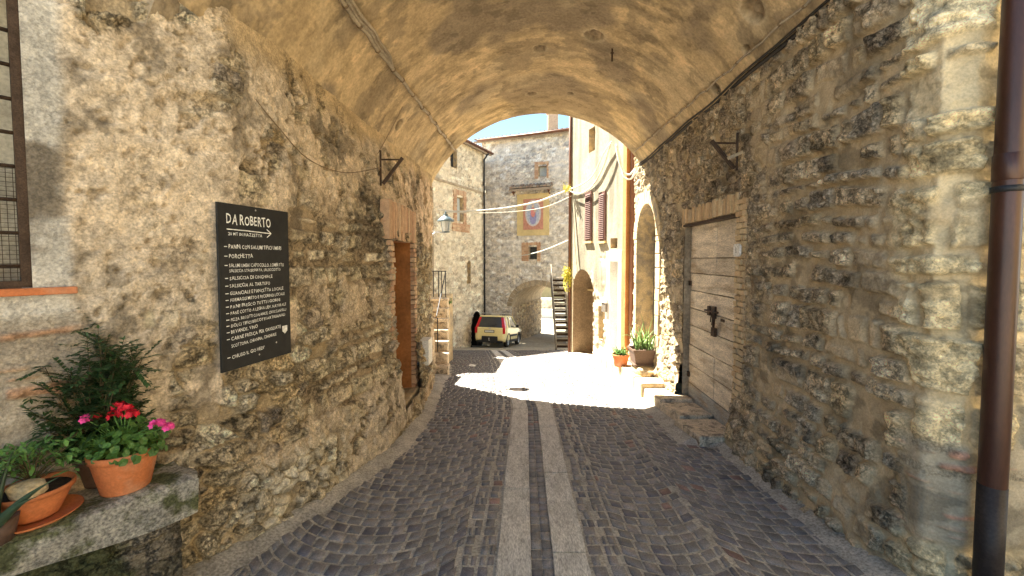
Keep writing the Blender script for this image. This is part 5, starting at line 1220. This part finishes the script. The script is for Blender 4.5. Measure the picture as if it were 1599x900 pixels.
for i, (ys_, lab) in enumerate((((296, 290, 275, 240, 222), 'upper pale cable looping up the cream house front'), ((298, 303, 292, 262, 225), 'lower pale cable looping up the cream house front'))):
    wire(lab, [FF.P(FF.px(x, y)[0], .14+.03*i, FF.px(x, y)[1]) for x, y in zip((895, 912, 932, 950, 962), ys_)], .022, 'cable_white', 'facade_cable', 'cable')
for i, (dx, dy, lab) in enumerate(((0, 0, 'inner white cable loop hanging in front of the orange pilaster'), (3, 7, 'outer white cable loop hanging in front of the orange pilaster'))):
    wire(lab, [W(962, 226, 9.3), W(966+dx, 250, 9.2), W(974, 268+dy, 9.1), W(983, 273+dy, 9.0), W(990, 266+dy, 8.9), W(996, 258, 8.7), W(1000, 262, 8.3)], .022, 'cable_white', 'facade_cable', 'cable')

# --- the parked car
def build_car():
    car = thing('parked_car', 'small pale yellow hatchback parked in the shade with roof bars', 'car', (0, 0, 0))
    Wd = .79
    # body: stations along y (0 = tail, 3.54 = nose)
    st = [(0.0, .80, .36, .92), (.06, .95, .30, .95), (.35, 1.0, .24, .97), (1.2, 1.0, .24, .96), (2.3, 1.0, .24, .95), (2.75, .98, .24, .93), (3.25, .94, .26, .86), (3.48, .84, .32, .74), (3.54, .70, .38, .62)]
    mb = MB(); prof = []
    for y, w, zl, zh in st:
        x = Wd*w; prof.append([(-x*.92, y, zl), (-x, y, zl+.12), (-x*1.005, y, (zl+zh)/2), (-x*.985, y, zh-.04), (-x*.95, y, zh), (x*.95, y, zh), (x*.985, y, zh-.04), (x*1.005, y, (zl+zh)/2), (x, y, zl+.12), (x*.92, y, zl)])
    vs = [p for r_ in prof for p in r_]; n = 10
    mb.add(vs, [(i*n+k, (i+1)*n+k, (i+1)*n+(k+1) % n, i*n+(k+1) % n) for i in range(len(st)-1) for k in range(n)]+[tuple(range(n)), tuple((len(st)-1)*n+k for k in range(n-1, -1, -1))])
    mb.build('body', M['paint_yellow'], car, smooth=False, world=False, bevel=.02)
    # cabin
    def ring(y, z, x): return [(-x, y, z), (x, y, z)]
    mb = MB(); lo = [(-.735, .05, .93), (.735, .05, .93), (.735, 2.62, .93), (-.735, 2.62, .93)]; hi = [(-.60, .22, 1.47), (.60, .22, 1.47), (.60, 1.85, 1.49), (-.60, 1.85, 1.49)]
    mb.add(lo+hi, [(0, 1, 5, 4), (1, 2, 6, 5), (2, 3, 7, 6), (3, 0, 4, 7), (4, 5, 6, 7)]); mb.build('glass', M['glass_dark'], car, world=False, bevel=.03)
    mb = MB(); mb.add([(-.62, .17, 1.46), (.62, .17, 1.46), (.62, 1.88, 1.475), (-.62, 1.88, 1.475), (-.57, .24, 1.53), (.57, .24, 1.53), (.57, 1.8, 1.54), (-.57, 1.8, 1.54)], [(3, 2, 1, 0), (4, 5, 6, 7), (0, 1, 5, 4), (1, 2, 6, 5), (2, 3, 7, 6), (3, 0, 4, 7)]); mb.build('roof', M['paint_yellow'], car, world=False, bevel=.02)
    for sg in (-1, 1):
        mb = MB()
        for (ya, yb, w_) in ((1.05, 1.02, .05), (2.62, 1.85, .05), (.42, .46, .10)): mb.tube([(sg*.742, ya, .93), (sg*.612, yb, 1.48)], w_*.7, 6)
        mb.build('pillars', M['paint_yellow'], car, world=False)
        mb = MB(); mb.add([(sg*.60, .035, .95), (sg*.75, .045, .95), (sg*.765, .22, .95), (sg*.50+sg*.0, .20, 1.44), (sg*.615, .205, 1.44), (sg*.625, .36, 1.44)], [(0, 1, 4, 3), (1, 2, 5, 4)] if sg > 0 else [(3, 4, 1, 0), (4, 5, 2, 1)])
        mb.box((sg*.70, .03, .80), (.13, .05, .28)); mb.build('tail_light', M['red_lens'], car, world=False)
        mb = MB(); mb.box((sg*.86, 2.15, 1.0), (.14, .08, .15)); mb.build('mirror', M['black_plastic'], car, world=False, bevel=.02)
        mb = MB(); mb.box((sg*.64, 3.46, .74), (.24, .10, .16)); mb.build('headlight', M['lamp_glass'], car, world=False, bevel=.02)
        mb = MB(); mb.box((sg*.797, 1.62, .56), (.02, 1.55, .10)); mb.box((sg*.797, 1.62, .30), (.03, 1.5, .12)); mb.build('side_strip', M['black_plastic'], car, world=False)
        mb = MB(); mb.tube([(sg*.52, .3, 1.58), (sg*.52, 1.7, 1.59)], .02, 8); mb.build('roof_rail', M['black_plastic'], car, world=False)
        for yw in (.62, 2.90):
            mb = MB(); mb.lathe((sg*.70, yw, .30), [(.19, -.09), (.28, -.09), (.30, -.07), (.30, .07), (.28, .09), (.19, .09)], 28, axis='x'); wh = mb.build('wheel', M['rubber'], car, smooth=True, world=False)
            mb = MB(); mb.lathe((sg*.70, yw, .30), [(0, sg*.06), (.06, sg*.075), (.10, sg*.05), (.19, sg*.085), (.195, 0)], 20, axis='x'); r2 = mb.build('rim', M['alloy'], None); r2.parent = wh
            mb = MB(); mb.tube([(sg*.785, yw+.36*math.cos(t), .30+.36*math.sin(t)) for t in np.linspace(-.15, math.pi+.15, 16)], .035, 6); mb.build('wheel_arch', M['black_plastic'], car, world=False)
    mb = MB(); mb.box((0, .0, .40), (.80, .08, .26)); mb.box((0, .02, .27), (1.3, .12, .10)); mb.build('bumper_insert', M['black_plastic'], car, world=False, bevel=.02)
    mb = MB(); mb.box((0, .1, .62), (1.60*.97, .30, .30)); mb.build('bumper', M['paint_yellow'], car, world=False, bevel=.05) if False else None
    mb = MB(); mb.box((-.02, -.02, .76), (.50, .03, .13)); pl2 = mb.build('plate_holder', M['black_plastic'], car, world=False)
    mb = MB(); mb.box((-.02, -.038, .76), (.44, .006, .085)); p2 = mb.build('number_plate', M['plate'], None); p2.parent = pl2
    mb = MB(); mb.tube([(0, -.0, .33), (0, -.10, .33), (0, -.12, .38), (0, -.12, .42)], .018, 8); mb.tube([(.0, -.12, .42), (0, -.12, .45)], .028, 8); mb.build('tow_hook', M['silver'], car, world=False)
    mb = MB()
    for yb in (.35, 1.55): mb.box((0, yb, 1.635), (1.24, .05, .03))
    mb.build('roof_bars', M['silver'], car, world=False)
    mb = MB(); mb.tube([(-.05, .045, .955), (.32, .10, 1.12)], .012, 6); mb.build('rear_wiper', M['black_plastic'], car, world=False)
    mb = MB(); mb.box((.0, .004, .90), (.10, .02, .05)); mb.build('badge', M['silver'], car, world=False)
    return car
car = build_car(); cp = G(764, 541); CY = 19.6
pc2 = W(764, 541, CY); car.location = (pc2.x, CY, H(CY)+.0); car.rotation_euler = (math.atan2(H(CY+3)-H(CY), 3), 0, R(-14))

# --- things beyond the far arch
bw = thing('boundary_wall', 'pale sunlit boundary wall beyond the far arch', 'wall', (4, 36, H(36)))
wall_line('wall', (-3, 39.5), (12, 36), H(36)-.6, H(36)+1.5, .15, far_look(601, PAL_W, (.5, .45, .35)), M['far_masonry'], bw, side=1)
mb = MB(); fb = Frame((-3, 39.5), (12, 36), 1); fb.box(mb, 0, 15.4, -.3, .12, H(36)+1.5, H(36)+1.66); mb.build('coping', M['white_paint'], bw)
mb = MB(); fb.box(mb, 0, 15.4, 1.0, 1.3, H(36)-.5, H(36)+.75); tag(mb.build('parapet', M['white_paint']), 'low white parapet in front of the boundary wall beyond the far arch', 'wall')
o = thing('distant_house', 'pale sunlit house far beyond the far arch', 'house', (6, 52, H(50)))
mb = MB(); mb.box((6, 54, 0), (16, 8, 9)); mb.build('wall', M['ochre'], o); mb = MB()
mb.add([(-2.5, 49.5, 4.5), (14.5, 49.5, 4.5), (14.5, 58.5, 4.5), (-2.5, 58.5, 4.5), (-2.5, 54, 6.3), (14.5, 54, 6.3)], [(0, 1, 5, 4), (2, 3, 4, 5), (0, 4, 3), (1, 2, 5), (3, 2, 1, 0)], (.42, .3, .2)); mb.build('roof', M['tile'], o)
for k in range(5):
    mb = MB(); mb.box((k*3, 49.99, 1.5), (.9, .08, 1.3)); mb.build('window', M['glass_dark'], o)
for ob in list(bpy.data.objects):
    if ob.type == 'MESH' and len(ob.data.polygons) == 0: bpy.data.objects.remove(ob)

nb = thing('bounce_house', 'unseen cream house added behind the viewpoint to bounce warm sunlight', 'house', (7.5, -6, 0))  # out of view, added to reflect warm sun into the passage
mb = MB(); mb.box((8.5, -6.5, 3.5), (5.0, 11, 9.0), col=(.60, .48, .28)); mb.build('wall', M['cream'], nb)
for k in range(3):
    for z in (1.4, 4.6):
        mb = MB(); mb.box((5.99, -10+3.2*k, z), (.08, .9, 1.4)); mb.build('window', M['shutter'], nb)
mb = MB(); mb.box((8.5, -6.5, 8.1), (5.8, 11.8, .3)); mb.build('roof', M['plain_stone'], nb)
